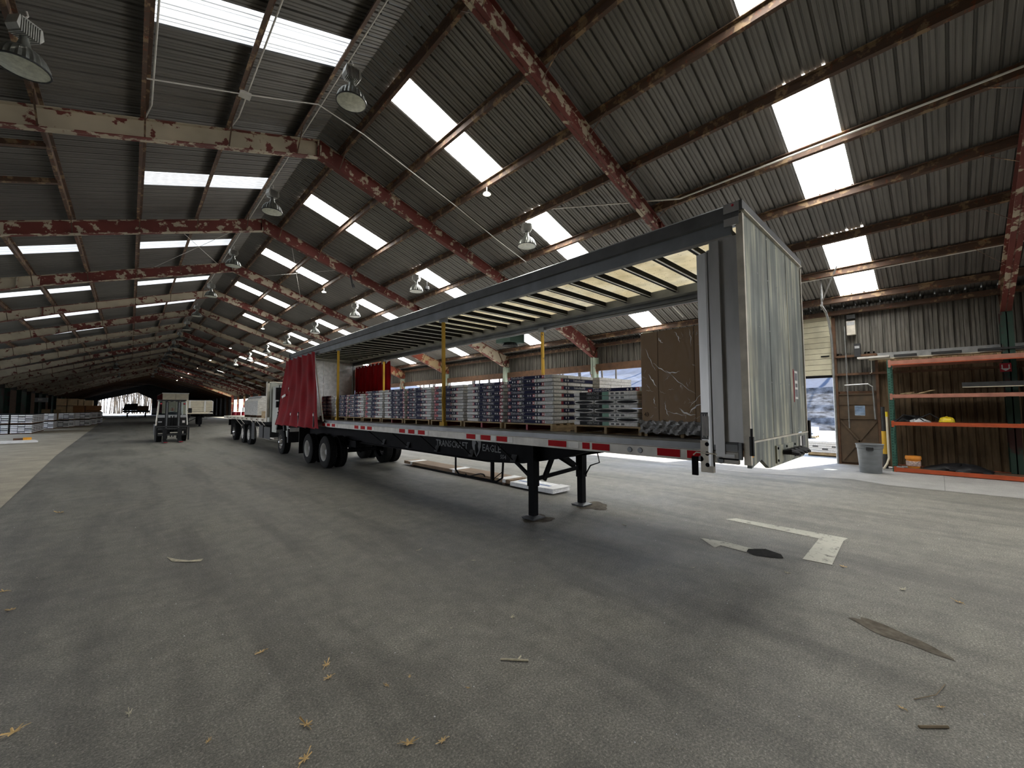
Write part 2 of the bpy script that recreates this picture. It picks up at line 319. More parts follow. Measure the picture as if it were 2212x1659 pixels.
# ------------------------------------------------------------------ the hall
BAY = 6.69; XR = 3.7; XW = 17.45; XL = -10.35
def FY(n): return -1.34 + BAY * n
def zt(x): return 9.65 - abs(x - XR) / 3.0           # underside of the purlins
YN, YF = FY(-7) - 0.4, 167.0
mb = MB(); mb.box(-60, 17.45, -70, YF, -0.3, 0.0, m_asph); struct('floor', mb)
def flat(name, poly, z, mat, **kw):
    b = MB(); b.add([(x, y, z) for x, y in poly], [tuple(range(len(poly)))], mat); return b
struct('floor_slab', flat('f', [(-11.5, -20), (-1.2, -20), (-1.75, 12.6), (-2.13, 25), (-2.8, 75), (-3.2, 119), (-11.5, 119)], 0.004, m_slab))
struct('floor_apron', flat('f', [(13.75, -16), (17.45, -16), (17.45, 60), (13.4, 60), (13.35, 9), (13.1, 4), (13.9, 1.7), (13.45, 0.9)], 0.004, m_apron))
# roof sheets with the skylight strips left out
OFF = [0.6 + 1.55 * k for k in range(9)]
def sky_y(b): return 1.18 + 6.93 * b if b < 5 else 1.18 + 6.93 * 4 + 6.75 * (b - 4)
RIGHT = [(b, k) for b in range(-6, 5) for k in (0, 1)] + [(5, 1)] + [(b, k) for b in range(-6, 9) for k in (3, 4)] + [(b, k) for b in range(-6, 6) for k in (6, 7)] + [(11, 3), (16, 6), (16, 7), (13, 1)]  # negative bays are unseen, added to light the hall
LEFT = [(b, k) for b in range(-6, 6) for k in (0, 1)] + [(b, k) for b in (-6, -5, -4, -3, -2) for k in (3, 4, 6, 7)] + [(b, k) for b in (3, 4, 5, 6) for k in (3, 4)] + [(b, k) for b in (12, 14, 15) for k in (3, 4)]  # negative left bays also added out of view for their light
PIT = 0.305
PROF = [(0.0, 0.0), (0.014, 0.045), (0.040, 0.045), (0.054, 0.0), (0.132, 0.0), (0.142, 0.014), (0.154, 0.014), (0.164, 0.0), (0.216, 0.0), (0.226, 0.014), (0.238, 0.014), (0.248, 0.0)]
def snap(y): return YN + round((y - YN) / PIT) * PIT
def ribs(y0, y1):
    out = []; n = int(round((y1 - y0) / PIT))
    for i in range(n):
        for dy, dz in PROF: out.append((y0 + i * PIT + dy, dz))
    out.append((y0 + n * PIT, 0.0)); return out
def slope_pt(side, off, y, dz): return (XR + side * off, y, 9.85 - off / 3.0 + dz)
def roof_side(side, holes, name):
    ys = ribs(YN, YF); xs = [0.0] + OFF + [14.05]; b = MB()
    hol = {}
    for (bay, k) in holes:
        a = snap(sky_y(bay)); hol.setdefault(k + 1, []).append((a - 1e-4, a + 3 * PIT + 1e-4))
    n = len(xs); vs = [slope_pt(side, x, y, dz) for (y, dz) in ys for x in xs]; fs = []
    for i in range(len(ys) - 1):
        ym = (ys[i][0] + ys[i + 1][0]) / 2
        for j in range(n - 1):
            if any(a < ym < c for a, c in hol.get(j, [])): continue
            fs.append((i * n + j, i * n + j + 1, (i + 1) * n + j + 1, (i + 1) * n + j))
    b.add(vs, fs, m_roof); return struct(name, b, recalc=False)
roof_side(1, RIGHT, 'ceiling_right'); roof_side(-1, LEFT, 'ceiling_left')
mb = MB(); mb.prism([(XR - .35, 9.76), (XR, 9.9), (XR + .35, 9.76), (XR + .35, 9.745), (XR, 9.87), (XR - .35, 9.745)], 'Y', YN, YF, m_alud); struct('trim_1', mb)
nw = 0
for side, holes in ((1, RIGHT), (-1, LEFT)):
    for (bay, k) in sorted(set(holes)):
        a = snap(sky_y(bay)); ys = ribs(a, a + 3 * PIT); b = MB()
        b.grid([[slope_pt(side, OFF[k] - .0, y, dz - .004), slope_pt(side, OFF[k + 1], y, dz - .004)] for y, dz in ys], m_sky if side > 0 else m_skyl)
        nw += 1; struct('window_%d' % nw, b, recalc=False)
# purlins
PX = [(1, o) for o in OFF] + [(-1, o) for o in OFF]
for side, off in PX:
    x = XR + side * off; z = zt(x); b = MB()
    b.prism([(x, z), (x + side * .07, z - .02), (x + side * .07, z + .0), (x + side * .012, z + .012), (x + side * .012, z + .17), (x - side * .06, z + .185), (x - side * .06, z + .165), (x, z + .155)], 'Y', YN, 119.2, m_purl)
    k = OFF.index(off); o = b.build('roof_purlin')
    tag(o, 'rusty steel purlin along the hall roof, %s down from the ridge on the %s slope' % (ORD[k], 'right' if side > 0 else 'left'), 'purlin', 'roof purlins')
mb = MB(); mb.box(17.2, 17.42, YN, 119, 5.0, 5.14, m_purl); struct('trim_2', mb)
mb = MB(); mb.box(XL + .03, XL + .25, YN, 119, 4.75, 4.95, m_purl); struct('trim_3', mb)
# gable frames
def rafter_bottom(side):   # (offset from ridge, z)
    return [(0, 9.15), (7.2, 6.93), (13.35, 4.45)] if side > 0 else [(0, 9.15), (6.6, 7.02), (13.63, 4.30)]
def rafter(side, y, mw, mf, mw2):
    b = MB(); rb = rafter_bottom(side); X = lambda o: XR + side * o
    tw = 0.012; fw = 0.10
    cuts = [0, 2.9, 7.2, 13.7]
    def zb(o):
        for (a, za), (c, zc) in zip(rb, rb[1:]):
            if o <= c: return za + (zc - za) * (o - a) / (c - a)
        return rb[-1][1]
    segs = [(0, rb[1][0], mw), (rb[1][0], rb[2][0], mw2)]
    for a, c, mt in segs: b.prism([(X(a), zb(a)), (X(c), zb(c)), (X(c), zt(X(c))), (X(a), zt(X(a)))], 'Y', y - tw, y + tw, mt)
    xe = 13.75 if side > 0 else 14.0
    b.prism([(X(rb[2][0]), rb[2][1]), (X(xe), rb[2][1]), (X(xe), zt(X(xe))), (X(rb[2][0]), zt(X(rb[2][0])))], 'Y', y - tw, y + tw, mw2)
    for (a, za), (c, zc) in zip(rb, rb[1:]): b.prism([(X(a), za), (X(c), zc), (X(c), zc + .022), (X(a), za + .022)], 'Y', y - fw, y + fw, mf)
    b.prism([(X(0), zt(X(0)) - .02), (X(xe), zt(X(xe)) - .02), (X(xe), zt(X(xe))), (X(0), zt(X(0)))], 'Y', y - fw, y + fw, mf)
    for o in (0.03, 7.2): b.box(min(X(o - .02), X(o + .02)), max(X(o - .02), X(o + .02)), y - fw, y + fw, zb(o), zt(X(o)), mf)
    # knee stiffeners
    xk = rb[2][0]
    for (o1, z1, o2, z2) in ((xk, rb[2][1], xk - .55, zt(X(xk - .55))), (xk, rb[2][1], xk - .02, zt(X(xk))), (xk, rb[2][1], xe, zt(X(xe)) - .05), (xk, rb[2][1] + .01, xe, rb[2][1] + .01)):
        b.bar((X(o1), y, z1), (X(o2), y, z2), 0.18, 0.015, m_purl if o1 != xk - .02 else mf, up=(0, 0, 1))
    return b
def column(side, y, mt):
    b = MB(); x0, x1 = (17.03, 17.42) if side > 0 else (XL + .05, XL + .46); zz = 4.46 if side > 0 else 4.3
    ext = 0.0
    b.box(x0, x0 + .02, y - .11, y + .11, 0, zz, mt); b.box(x1 - .02, x1, y - .11, y + .11, 0, zz, mt); b.box(x0, x1, y - .012, y + .012, 0, zz, mt)
    b.box(x0 - .03, x1 + .02, y - .16, y + .16, 0, .025, m_purl); return b
sets = [(0, 2, 1), (2, 2, 2), (2, 2, 2), (0, 2, 1), (2, 2, 0), (2, 2, 3), (0, 2, 3), (0, 1, 0), (2, 1, 2), (1, 2, 1), (0, 2, 0), (1, 1, 3)]
for n in range(0, 25):
    y = FY(n); far = n >= 18
    L = ['nearest frame, just ahead of the camera' if False else '']
    e = thing('gable_frame', None, None, (XR, y, 0))
    w = FP[sets[n % 12][0]]; f = FP[sets[n % 12][1]]; w2 = FP[sets[n % 12][2]]
    if n == 2: wr, wl, w2r = FP[2], FP[0], FP[2]
    elif n == 3: wr, wl, w2r = FP[2], FP[2], FP[0]
    elif n == 4: wr, wl, w2r = FP[1], FP[2], FP[3]
    elif n == 5: wr, wl, w2r = FP[1], FP[0], FP[3]
    elif n == 1: wr, wl, w2r = FP[1], FP[0], FP[2]
    else: wr, wl, w2r = w, (FP[0] if n % 3 else FP[1]), w2
    if far: wr = wl = w2r = f = m_woodd  # shade of the unlit far end put into the frame colour
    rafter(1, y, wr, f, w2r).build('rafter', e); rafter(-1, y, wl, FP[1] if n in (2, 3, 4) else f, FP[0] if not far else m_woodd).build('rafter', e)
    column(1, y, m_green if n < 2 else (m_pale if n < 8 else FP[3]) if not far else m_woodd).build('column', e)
    column(-1, y, m_green).build('column', e)
    if n < 11:
        for side in (1, -1):
            rb = rafter_bottom(side)
            for k, o in enumerate(OFF[:8]):
                zb = rb[0][1] + (rb[1][1] - rb[0][1]) * o / rb[1][0] if o < rb[1][0] else rb[1][1] + (rb[2][1] - rb[1][1]) * (o - rb[1][0]) / (rb[2][0] - rb[1][0])
                x = XR + side * o; b = MB(); b.bar((x, y + .6, zt(x) + .03), (x - side * .02, y + .06, zb + .03), 0.03, 0.005, m_purl); b.bar((x, y - .6, zt(x) + .03), (x - side * .02, y - .06, zb + .03), 0.03, 0.005, m_purl)
                b.build('flange_brace', e)
    tag(e, ('peeling %s steel gable frame, %s away from the camera' % ('red and cream painted', ORD[n])) if not far else ('dark unlit steel gable frame in the black far end, %s from the daylight opening' % ORD[24 - n]), 'roof frame', 'steel gable frames')
# right wall: cladding above the openings and full height beside the racks
def vclad(x, y0, y1, z0, z1, mat, inward=-1, pit=0.305):
    b = MB(); pts = []
    n = max(1, int(round((y1 - y0) / pit))); p = (y1 - y0) / n
    for i in range(n):
        for dy, dz in PROF: pts.append((y0 + i * p + dy * p / .305, -dz * inward))
    pts.append((y1, 0)); b.grid([[(x + d, y, z0), (x + d, y, z1)] for y, d in pts], mat); return b
struct('wall_right_upper', vclad(17.45, 5.35, 58.9, 4.1, 5.28, m_clad), recalc=False)
struct('wall_right_near_upper', vclad(17.45, -7.5, 2.33, 3.6, 5.28, m_clad), recalc=False)
struct('wall_right_behind', vclad(17.45, -40, -7.5, 4.9, 5.28, m_clad), recalc=False)  # unseen opening added below this strip to brighten the near floor
struct('wall_right_rear', vclad(17.45, YN, -40, 0, 5.28, m_clad), recalc=False)
struct('wall_right_over_door', vclad(17.45, 2.33, 5.35, 4.9, 5.28, m_clad), recalc=False)
b = vclad(17.55, -7.5, 1.37, 0, 3.45, m_cladw, pit=.42); struct('wall_right_near_lower', b, recalc=False)
struct('wall_right_by_door', vclad(17.45, 1.30, 2.33, 2.35, 3.7, m_clad), recalc=False)
b = MB(); b.box(17.3, 17.5, 5.35, 58.9, 3.78, 4.12, m_woodd); struct('trim_4', b)
b = MB(); b.box(17.22, 17.5, -7.5, 1.5, 3.4, 3.43, m_tan); b.box(17.40, 17.5, -7.5, 1.5, 3.43, 3.62, m_galv); struct('trim_5', b)
for i, z in enumerate((2.95, 3.55)): 
    b = MB(); b.box(17.33, 17.44, 1.32 if i else -7.5, 2.36, z, z + .07, m_woodd); struct('trim_%d' % (6 + i), b)
b = MB(); b.box(17.43, 17.5, 1.3, 1.4, 0, 2.4, m_woodd); b.box(17.43, 17.5, 2.3, 2.36, 0, 2.4, m_woodd); b.box(17.40, 17.5, 1.35, 2.35, 0, .07, m_woodd); b.box(17.43, 17.5, 1.3, 2.36, 2.32, 2.42, m_woodd); b.box(17.36, 17.5, 2.33, 2.43, 0, 4.95, m_woodd); b.box(17.36, 17.5, 5.1, 5.35, 0, 4.95, m_woodd); b.box(17.36, 17.5, 1.3, 1.37, 0, 3.6, m_woodd); struct('trim_8', b)
# far right wall, closed bays and the end
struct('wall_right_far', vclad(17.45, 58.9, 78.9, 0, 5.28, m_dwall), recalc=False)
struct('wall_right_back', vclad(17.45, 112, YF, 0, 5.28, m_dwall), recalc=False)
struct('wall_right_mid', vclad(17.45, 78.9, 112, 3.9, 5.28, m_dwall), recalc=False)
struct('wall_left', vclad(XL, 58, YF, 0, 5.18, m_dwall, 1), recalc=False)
struct('wall_left_upper', vclad(XL, 9, 58, 3.7, 5.18, m_dwall, 1), recalc=False)  # unseen opening below, sized to light the load's near side and the floor
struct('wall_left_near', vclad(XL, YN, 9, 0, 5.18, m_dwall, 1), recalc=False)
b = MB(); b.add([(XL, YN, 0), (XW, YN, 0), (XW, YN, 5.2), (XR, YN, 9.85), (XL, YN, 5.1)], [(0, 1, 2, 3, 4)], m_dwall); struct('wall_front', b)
def end_wall(y, name, mt, hole, mats):
    b = MB(); bm = bmesh.new()
    o = [(XL, 0), (hole[0][0], 0)] + hole[1:-1] + [(hole[-1][0], 0), (XW, 0), (XW, 5.2), (XR, 9.85), (XL, 5.1)]
    hx = [p[0] for p in hole]
    # left part, strips above the hole, right part
    def top(x): return 9.85 - abs(x - XR) / 3
    def quad(x0, z0, x1, z1): b.add([(x0, y, z0), (x1, y, z1), (x1, y, top(x1)), (x0, y, top(x0))], [(0, 1, 2, 3)], mt)
    quad(XL, 0, hx[0], 0); quad(hx[-1], 0, XW, 0)
    pts = sorted(set(hole[1:-1] + [(XR, None)]) , key=lambda p: p[0]) 
    hp = hole[1:-1]
    def hz(x):
        for (a, za), (c, zc) in zip(hp, hp[1:]):
            if a <= x <= c: return za + (zc - za) * (x - a) / (c - a)
    xs = sorted(set([p[0] for p in hp] + ([XR] if hp[0][0] < XR < hp[-1][0] else [])))
    for a, c in zip(xs, xs[1:]): quad(a, hz(a), c, hz(c))
    return struct(name, b, recalc=False)
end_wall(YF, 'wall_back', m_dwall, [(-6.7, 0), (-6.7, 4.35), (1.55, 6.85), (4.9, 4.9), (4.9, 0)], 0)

# door_1: overhead door rolled half up, with its tracks
d = thing('door_1', None, None, (17.4, 3.7, 0)); d['kind'] = 'structure'
b = MB()
for i in range(11):
    z = 2.98 + i * .19
    b.box(17.36, 17.41, 2.43, 5.15, z + .006, z + .184, m_dooro)
b.box(17.39, 17.40, 2.43, 5.15, 2.98, 5.07, m_doorb)
b.build('door_panels', d)
MB().box(17.35, 17.42, 2.42, 5.17, 2.90, 2.98, m_blk).build('bottom_seal', d)
b = MB(); b.tube([(17.3, 2.42, 0.02), (17.3, 2.42, 3.7), (17.2, 2.42, 4.3), (16.9, 2.42, 4.75), (16.4, 2.42, 5.0), (15.7, 2.42, 5.1)], .035, m_galv, 6); b.build('track', d)
b = MB(); b.box(17.33, 17.36, 2.52, 2.75, 3.62, 3.66, m_blk); b.build('door_handle', d)
b = MB(); b.box(15.68, 15.72, 2.38, 2.42, 5.05, 5.95, m_galv); b.bar((15.7, 2.4, 5.2), (15.0, 1.9, 6.05), .04, .01, m_galv); b.build('track_hanger', d)
# door_2: brown braced personnel door with a window
d = thing('door_2', None, None, (17.4, 1.85, 0)); d['kind'] = 'structure'
b = MB(); b.box(17.38, 17.42, 1.38, 1.67, 0.06, 2.34, m_doorb); b.box(17.38, 17.42, 1.93, 2.32, 0.06, 2.34, m_doorb); b.box(17.38, 17.42, 1.67, 1.93, 0.06, 1.62, m_doorb); b.box(17.38, 17.42, 1.67, 1.93, 1.94, 2.34, m_doorb)
b.build('door_leaf', d)
b = MB()
for p, q in (((1.4, .12), (2.3, 1.45)), ((1.4, 1.45), (2.3, .12))): b.bar((17.36, p[0], p[1]), (17.36, q[0], q[1]), .02, .05, m_doorb)
for z in (.08, 1.5, 1.97, 2.3): b.box(17.35, 17.38, 1.38, 2.32, z, z + .04, m_doorb)
b.build('brace', d)
b = MB(); b.box(17.395, 17.40, 1.67, 1.93, 1.62, 1.94, m_glass); b.build('door_glass', d)
b = MB(); b.tube([(17.3, 2.15, 2.62), (17.3, 1.55, 2.64), (17.3, 1.45, 2.55), (17.3, 1.42, 1.5)], .022, m_galv, 6); b.build('guard_rail', d)
# things on the right wall
t = thing('control_box', 'pale grey electrical control box high on the wall beside the overhead door', 'electrical box', (17.4, 1.9, 4.3))
MB().box(17.22, 17.42, 1.79, 2.01, 4.28, 4.74, m_bed).build('box', t); MB().box(17.212, 17.222, 1.80, 2.0, 4.6, 4.72, m_label).build('warning_label', t)
t2 = MB(); t2.box(17.25, 17.42, 1.78, 2.0, 4.82, 4.95, m_dgrey); o = t2.build('relay_box', o=(17.3, 1.9, 4.8)); tag(o, 'small dark relay box at the eave above the pale control box', 'electrical box')
t = thing('switch_box', 'small dark switch box on a lit cable below the pale control box', 'switch', (17.4, 1.8, 3.8))
MB().box(17.3, 17.42, 1.7, 1.86, 3.55, 3.98, m_dgrey).build('box', t); MB().box(17.29, 17.3, 1.72, 1.84, 3.82, 3.9, m_label).build('switch_plate', t)
b = MB(); b.tube([(17.34, 2.08, 4.6), (17.34, 2.08, 1.2)], .018, m_galv, 6); tag(b.build('conduit'), 'vertical conduit between the overhead door track and the control box', 'conduit')
b = MB(); b.tube([(17.3, 1.45, 3.5), (17.3, 1.45, 3.0), (17.3, 1.5, 2.98)], .014, m_cond, 6); tag(b.build('conduit'), 'short white conduit dropping beside the white strip at the rack end', 'conduit')
b = MB(); b.box(16.9, 17.3, 1.0, 1.75, 3.44, 3.49, m_cond); tag(b.build('shelf_board'), 'ragged white board on the ledge at the left end of the orange rack', 'board')
b = MB(); b.tube([(17.25, 1.16, 0), (17.25, 1.16, 1.3)], .07, m_dgrey, 10); 
t = thing('bollard', 'yellow and black guard post standing between the brown door and the rack', 'guard post', (17.0, 1.22, 0))
b = MB(); b.tube([(17.0, 1.22, 0), (17.0, 1.22, .45)], .06, m_dgrey, 12); b.build('base_sleeve', t)
b = MB(); b.tube([(17.0, 1.22, .45), (17.0, 1.22, 1.15)], .06, m_yel, 12); b.build('yellow_sleeve', t); b = MB(); b.tube([(17.0, 1.22, 1.15), (17.0, 1.22, 1.9)], .045, m_dgrey, 12); b.build('post', t)
t = thing('downpipe', 'thin pale pipe bent at the foot beside the green rack upright', 'pipe', (16.7, 1.15, 0))
b = MB(); b.tube([(16.75, 1.12, 1.6), (16.73, 1.12, .35), (16.7, 1.16, .2), (16.62, 1.24, .03)], .028, m_tan, 8); b.build('pipe', t)
b = MB(); b.tube([(16.75, 1.12, 1.6), (16.75, 1.12, 1.75)], .03, m_ylw, 8); b.build('yellow_cap', t)
# left wall clutter and leaning studs
cols = [m_woodd, m_green, m_dwall]
for i in range(10):
    n = 10 + i; y = FY(n) + .3; b = MB(); b.box(XL + .06, XL + .09, y, y + BAY - .6, .0, 4.2, [m_green, m_woodd][i % 2]); tag(b.build('wall_panel'), 'painted %s lining panel on the left wall, %s along from the nearest stack' % (['green', 'dark red'][i % 2], ORD[i]), 'panel', 'left wall lining panels')
# ------------------------------------------------------------------ high bay lamps (rim at local z = 0, hook at +0.86)
def make_lamp():
    t = thing('high_bay_lamp', 'x', 'lamp', (0, 0, 0))
    b = MB(); b.tube([(0, 0, .72), (0, 0, .80), (.02, 0, .84), (0, 0, .90)], .014, m_cond, 6); b.box(-.04, .04, -.03, .03, .70, .75, m_cond); b.build('hook', t)
    b = MB(); b.box(-.11, .11, -.065, .065, .50, .70, m_dgrey)
    for i in range(9): x = -.112 + i * .028; b.box(x - .005, x + .005, -.11, .11, .47, .71, m_ballast)
    b.box(-.12, .12, -.11, .11, .695, .715, m_ballast)
    b.prism([(-.13, .49), (-.17, .56), (-.14, .72), (-.12, .70)], 'Y', -.10, .10, m_ballast); b.prism([(.13, .49), (.17, .56), (.14, .72), (.12, .70)], 'Y', -.10, .10, m_ballast); b.build('ballast_housing', t)
    b = MB(); b.lathe([(.06, .50), (.055, .42), (.07, .36), (.085, .30)], (0, 0, 0), m_shade, 16); b.build('neck', t, smooth=True)
    b = MB(); b.lathe([(.085, .30), (.12, .285), (.19, .235), (.245, .16), (.28, .07), (.292, 0)], (0, 0, 0), m_shade, 96, flute=.032, nf=24); b.lathe([(.292, 0), (.305, .008), (.305, -.012), (.285, -.012)], (0, 0, 0), m_dgrey, 32); b.build('reflector', t, smooth=True)
    b = MB(); b.lathe([(.0, -.028), (.10, -.026), (.2, -.018), (.288, -.004)], (0, 0, 0), m_lens, 32); b.build('lens', t, smooth=True)
    return t
lamp0 = make_lamp()
lamp0['group'] = 'high bay lamps'
RY = [8.14, 14.6, 21.4, 28.2, 34.9, 41.6, 48.3, 55.0, 61.7, 68.4, 75, 82, 95, 108]
first = True
for i, y in enumerate(RY):
    lab = 'unlit grey high bay lamp hanging beside the ridge, %s away from the camera' % ORD[i]
    if first: lamp0.location = (3.12, y, 8.28); lamp0['label'] = lab; first = False
    else: place(lamp0, (3.12, y, 8.28), rz=random.uniform(.1, .7), label=lab)
for i, y in enumerate([8.78, 15.6, 22.27, 29.0, 35.7, 42.4, 49.7, 57.5, 64.6, 72]):
    place(lamp0, (8.97, y, 7.03), rz=random.uniform(-1.0, -.5), label='unlit fluted high bay lamp on the right slope, %s away from the camera' % ORD[i])
place(lamp0, (-1.38, 9.37, 7.12), rz=.75, label='large looking dusty high bay lamp at the top left corner, closest to the camera')
place(lamp0, (-1.45, 72, 7.05), rz=.5, label='small far high bay lamp over the left slope beside the paired skylights')
place(lamp0, (-1.45, 92, 7.05), rz=.2, label='farthest high bay lamp over the left slope, dim against the black end')
# lit LED fittings
lt = thing('led_fixture', 'lit yellowish round fitting under the third right purlin, closest to the camera', 'lamp', (7.4, 8.87, 8.2), 'lit round fittings')
b = MB(); b.lathe([(.0, .02), (.09, .02), (.115, 0.0), (.115, -.02)], (7.4, 8.87, 8.2), m_cond, 20); b.tube([(7.4, 8.87, 8.22), (7.4, 8.87, 8.4)], .015, m_cond, 6); b.build('housing', lt)
b = MB(); b.lathe([(0, -.035), (.06, -.032), (.098, -.02)], (7.4, 8.87, 8.2), m_lit, 16); b.build('lit_lens', lt)
for i, y in enumerate([22.6, 36.4, 50.5, 65, 79, 92, 105, 116]):
    place(lt, (7.4, y, 8.2), label='small lit round fitting on the right slope, %s beyond the closest one' % ORD[i])
t = thing('motion_camera', 'dark bracketed sensor hanging below the second frame on the right slope', 'sensor', (7.25, 18.73, 7.9))
b = MB(); b.tube([(7.25, 18.6, 8.1), (7.3, 18.55, 7.75), (7.32, 18.5, 7.62)], .04, m_blk2, 8); b.build('arm', t); b = MB(); b.tube([(7.32, 18.5, 7.66), (7.36, 18.46, 7.5)], .06, m_blk2, 8); b.build('head', t)
t = thing('security_light', 'small black floodlight on a rod above the truck curtain, right slope', 'lamp', (9.75, 16.0, 7.4))
b = MB(); b.tube([(9.75, 16, 7.75), (9.75, 16, 7.5)], .02, m_blk2, 6); b.build('rod', t); b = MB(); b.lathe([(.05, .12), (.11, .1), (.12, -.04), (.05, -.1)], (9.75, 16, 7.4), m_blk2, 12); b.build('head', t)
# conduits along the roof
def conduit(pts, r, label): b = MB(); b.tube(pts, r, m_cond, 6); return tag(b.build('conduit'), label, 'conduit')
conduit([(0.0, 10.4, zt(0) - .03), (1.6, 10.35, zt(1.6) - .03), (3.1, 10.2, zt(3.1) - .05), (4.3, 10.3, 9.25), (7.4, 10.3, 8.3), (9.0, 10.3, 7.75), (10.5, 10.3, 7.3)], .014, 'thin white conduit crossing the roof from the left slope to the right slope')
for x, y0, y1, lb in ((0.06, -8, 11.9, 'white conduit clipped along the third purlin left of the ridge'), (1.62, -8, 11.9, 'white conduit clipped along the second purlin left of the ridge'), (3.16, -8, 30, 'white conduit along the first purlin left of the ridge, feeding the lamps')):
    conduit([(x + .04, y0, zt(x) + .03), (x + .04, (y0 + y1) / 2, zt(x) + .02), (x + .04, y1 - .5, zt(x) + .03), (x - .05, y1, zt(x) - .03)], .016, lb)
b = MB(); b.box(1.5, 1.72, 10.25, 10.45, zt(1.6) - .07, zt(1.6) - .01, m_cond); tag(b.build('junction_box'), 'small white junction box under the second left purlin where two conduits meet', 'junction box')
conduit([(10.35, -8, zt(10.35) + .02), (10.4, 4.5, zt(10.4) + .02), (9.05, 8.0, 7.98), (9.0, 9.9, 7.9)], .02, 'bent conduit above the right hand lamps, left of the tall skylight pair')
conduit([(15.22, -9, zt(15.3) + .03), (15.22, 4.5, zt(15.3) + .03)], .02, 'thick pipe along the low purlin above the trailer nose')
for i, (a, c) in enumerate((((1.0, 19, 8.6), (3.0, 24.8, 9.2)), ((3.0, 19, 9.2), (0.6, 24.8, 8.5)), ((4.8, 19, 9.2), (6.9, 25, 8.3)), ((5.0, 25, 9.1), (7.0, 19, 8.4)))):
    b = MB(); b.tube([a, c], .008, m_cond, 5); tag(b.build('brace_rod'), 'thin crossing brace wire under the roof in the fourth bay, %s from the left' % ORD[i], 'brace wire', 'roof brace wires')
b = MB(); b.tube([(12.6, 6.6, 6.2), (14.6, 6.3, 5.2)], .02, m_cond, 6); tag(b.build('hanging_tube'), 'loose white tube hanging slanted under the roof behind the trailer top', 'tube')
t = thing('unit_heater', 'green box heater hanging under the right slope beyond the trailer', 'heater', (13.6, 14.4, 5.3))
b = MB(); b.box(13.1, 14.1, 14.0, 15.0, 5.1, 5.75, m_green); b.build('cabinet', t); b = MB(); b.lathe([(.42, -.12), (.30, 0.02)], (13.6, 14.5, 5.08), m_dgrey, 16); b.build('fan_ring', t); b = MB(); b.bar((12.05, 14.1, 6.86), (15.0, 14.1, 5.88), .07, .07, m_green); b.bar((12.05, 14.9, 6.86), (15.0, 14.9, 5.88), .07, .07, m_green); b.build('hanger', t)
for xx, yy in ((13.2, 14.1), (14.0, 14.1), (13.2, 14.9), (14.0, 14.9)): MB().tube([(xx, yy, 5.7), (xx, yy, zt(xx) + .12)], .02, m_green, 6).build('hanger_rod', t)
for i, (xa, ya) in enumerate(((-3.0, 13.6), (-3.0, 15.6))):
    b = MB(); b.bar((xa - 1.6, ya, zt(xa - 1.6) - .02), (xa + 1.4, ya, zt(xa + 1.4) - .02), .12, .12, m_purl); tag(b.build('roof_trimmer'), 'short rusty trimmer beam between purlins at the far left, %s one from the near frame' % ORD[i], 'beam', 'roof trimmers')
# ------------------------------------------------------------------ curtain-side flatbed trailer
TX0, TX1, TY0, TY1, DK = 4.52, 7.11, 1.33, 17.6, 1.53
T = thing('curtain_side_trailer', 'long flatbed trailer with open red side curtains and ribbed roof, on its landing legs', 'trailer', (5.8, 9, 0))
b = MB(); b.box(TX0 + .05, TX1 - .05, TY0 + .05, TY1, DK - .05, DK, m_deckw); b.build('deck', T)
for side, x in ((-1, TX0), (1, TX1)):
    a = 1 if side < 0 else -1; b = MB()
    b.prism([(x, 1.33), (x, 1.45), (x + a * .012, 1.455), (x + a * .012, 1.475), (x, 1.48), (x, DK + .005), (x + a * .02, DK + .02), (x + a * .22, DK + .02), (x + a * .22, DK), (x + a * .05, DK - .03), (x + a * .05, 1.33)], 'Y', TY0 + .1, TY1, m_aluw); b.prism([(x - a * .004, 1.462), (x - a * .008, DK + .0), (x + a * .018, DK + .024), (x + a * .22, DK + .024), (x + a * .22, DK + .02), (x + a * .02, DK + .02), (x, DK), (x, 1.462)], 'Y', TY0 + .1, TY1, m_rail); b.build('side_rail', T)
# reflective tape, groups of red and white along the left rail
segs = [(1.83, 2.08), (2.10, 2.28), (2.83, 3.07), (3.09, 3.20), (3.45, 3.75)]
tape = MB(); xx = TX0 - .002
def tp(y0, y1, m): MB().box(xx - .003, xx, y0, y1, 1.355, 1.44, m).build('reflective_tape', T)
for y0, y1 in ((1.68, 1.95), (2.03, 2.30), (2.95, 3.22), (3.26, 3.38), (3.66, 4.0)): tp(y0, y1, m_red)
for y0, y1 in ((3.44, 3.62),): tp(y0, y1, m_wtape)
g0 = 4.9
while g0 < 16.5:
    for k in range(3): tp(g0 + k * .42, g0 + .26 + k * .42, m_red); tp(g0 - .14 + k * .42, g0 - .02 + k * .42, m_wtape)
    g0 += 2.55
b = MB()
for y in (1.80, 1.96): pass
for y, z in ((2.52, 1.395), (2.66, 1.395), (1.80, 1.36), (1.60, 1.36)): b.lathe([(0, -.012), (.03, -.012), (.035, 0)], (TX0, y, z), m_alud, 12, axis='X')
b.build('rail_bolt', T)
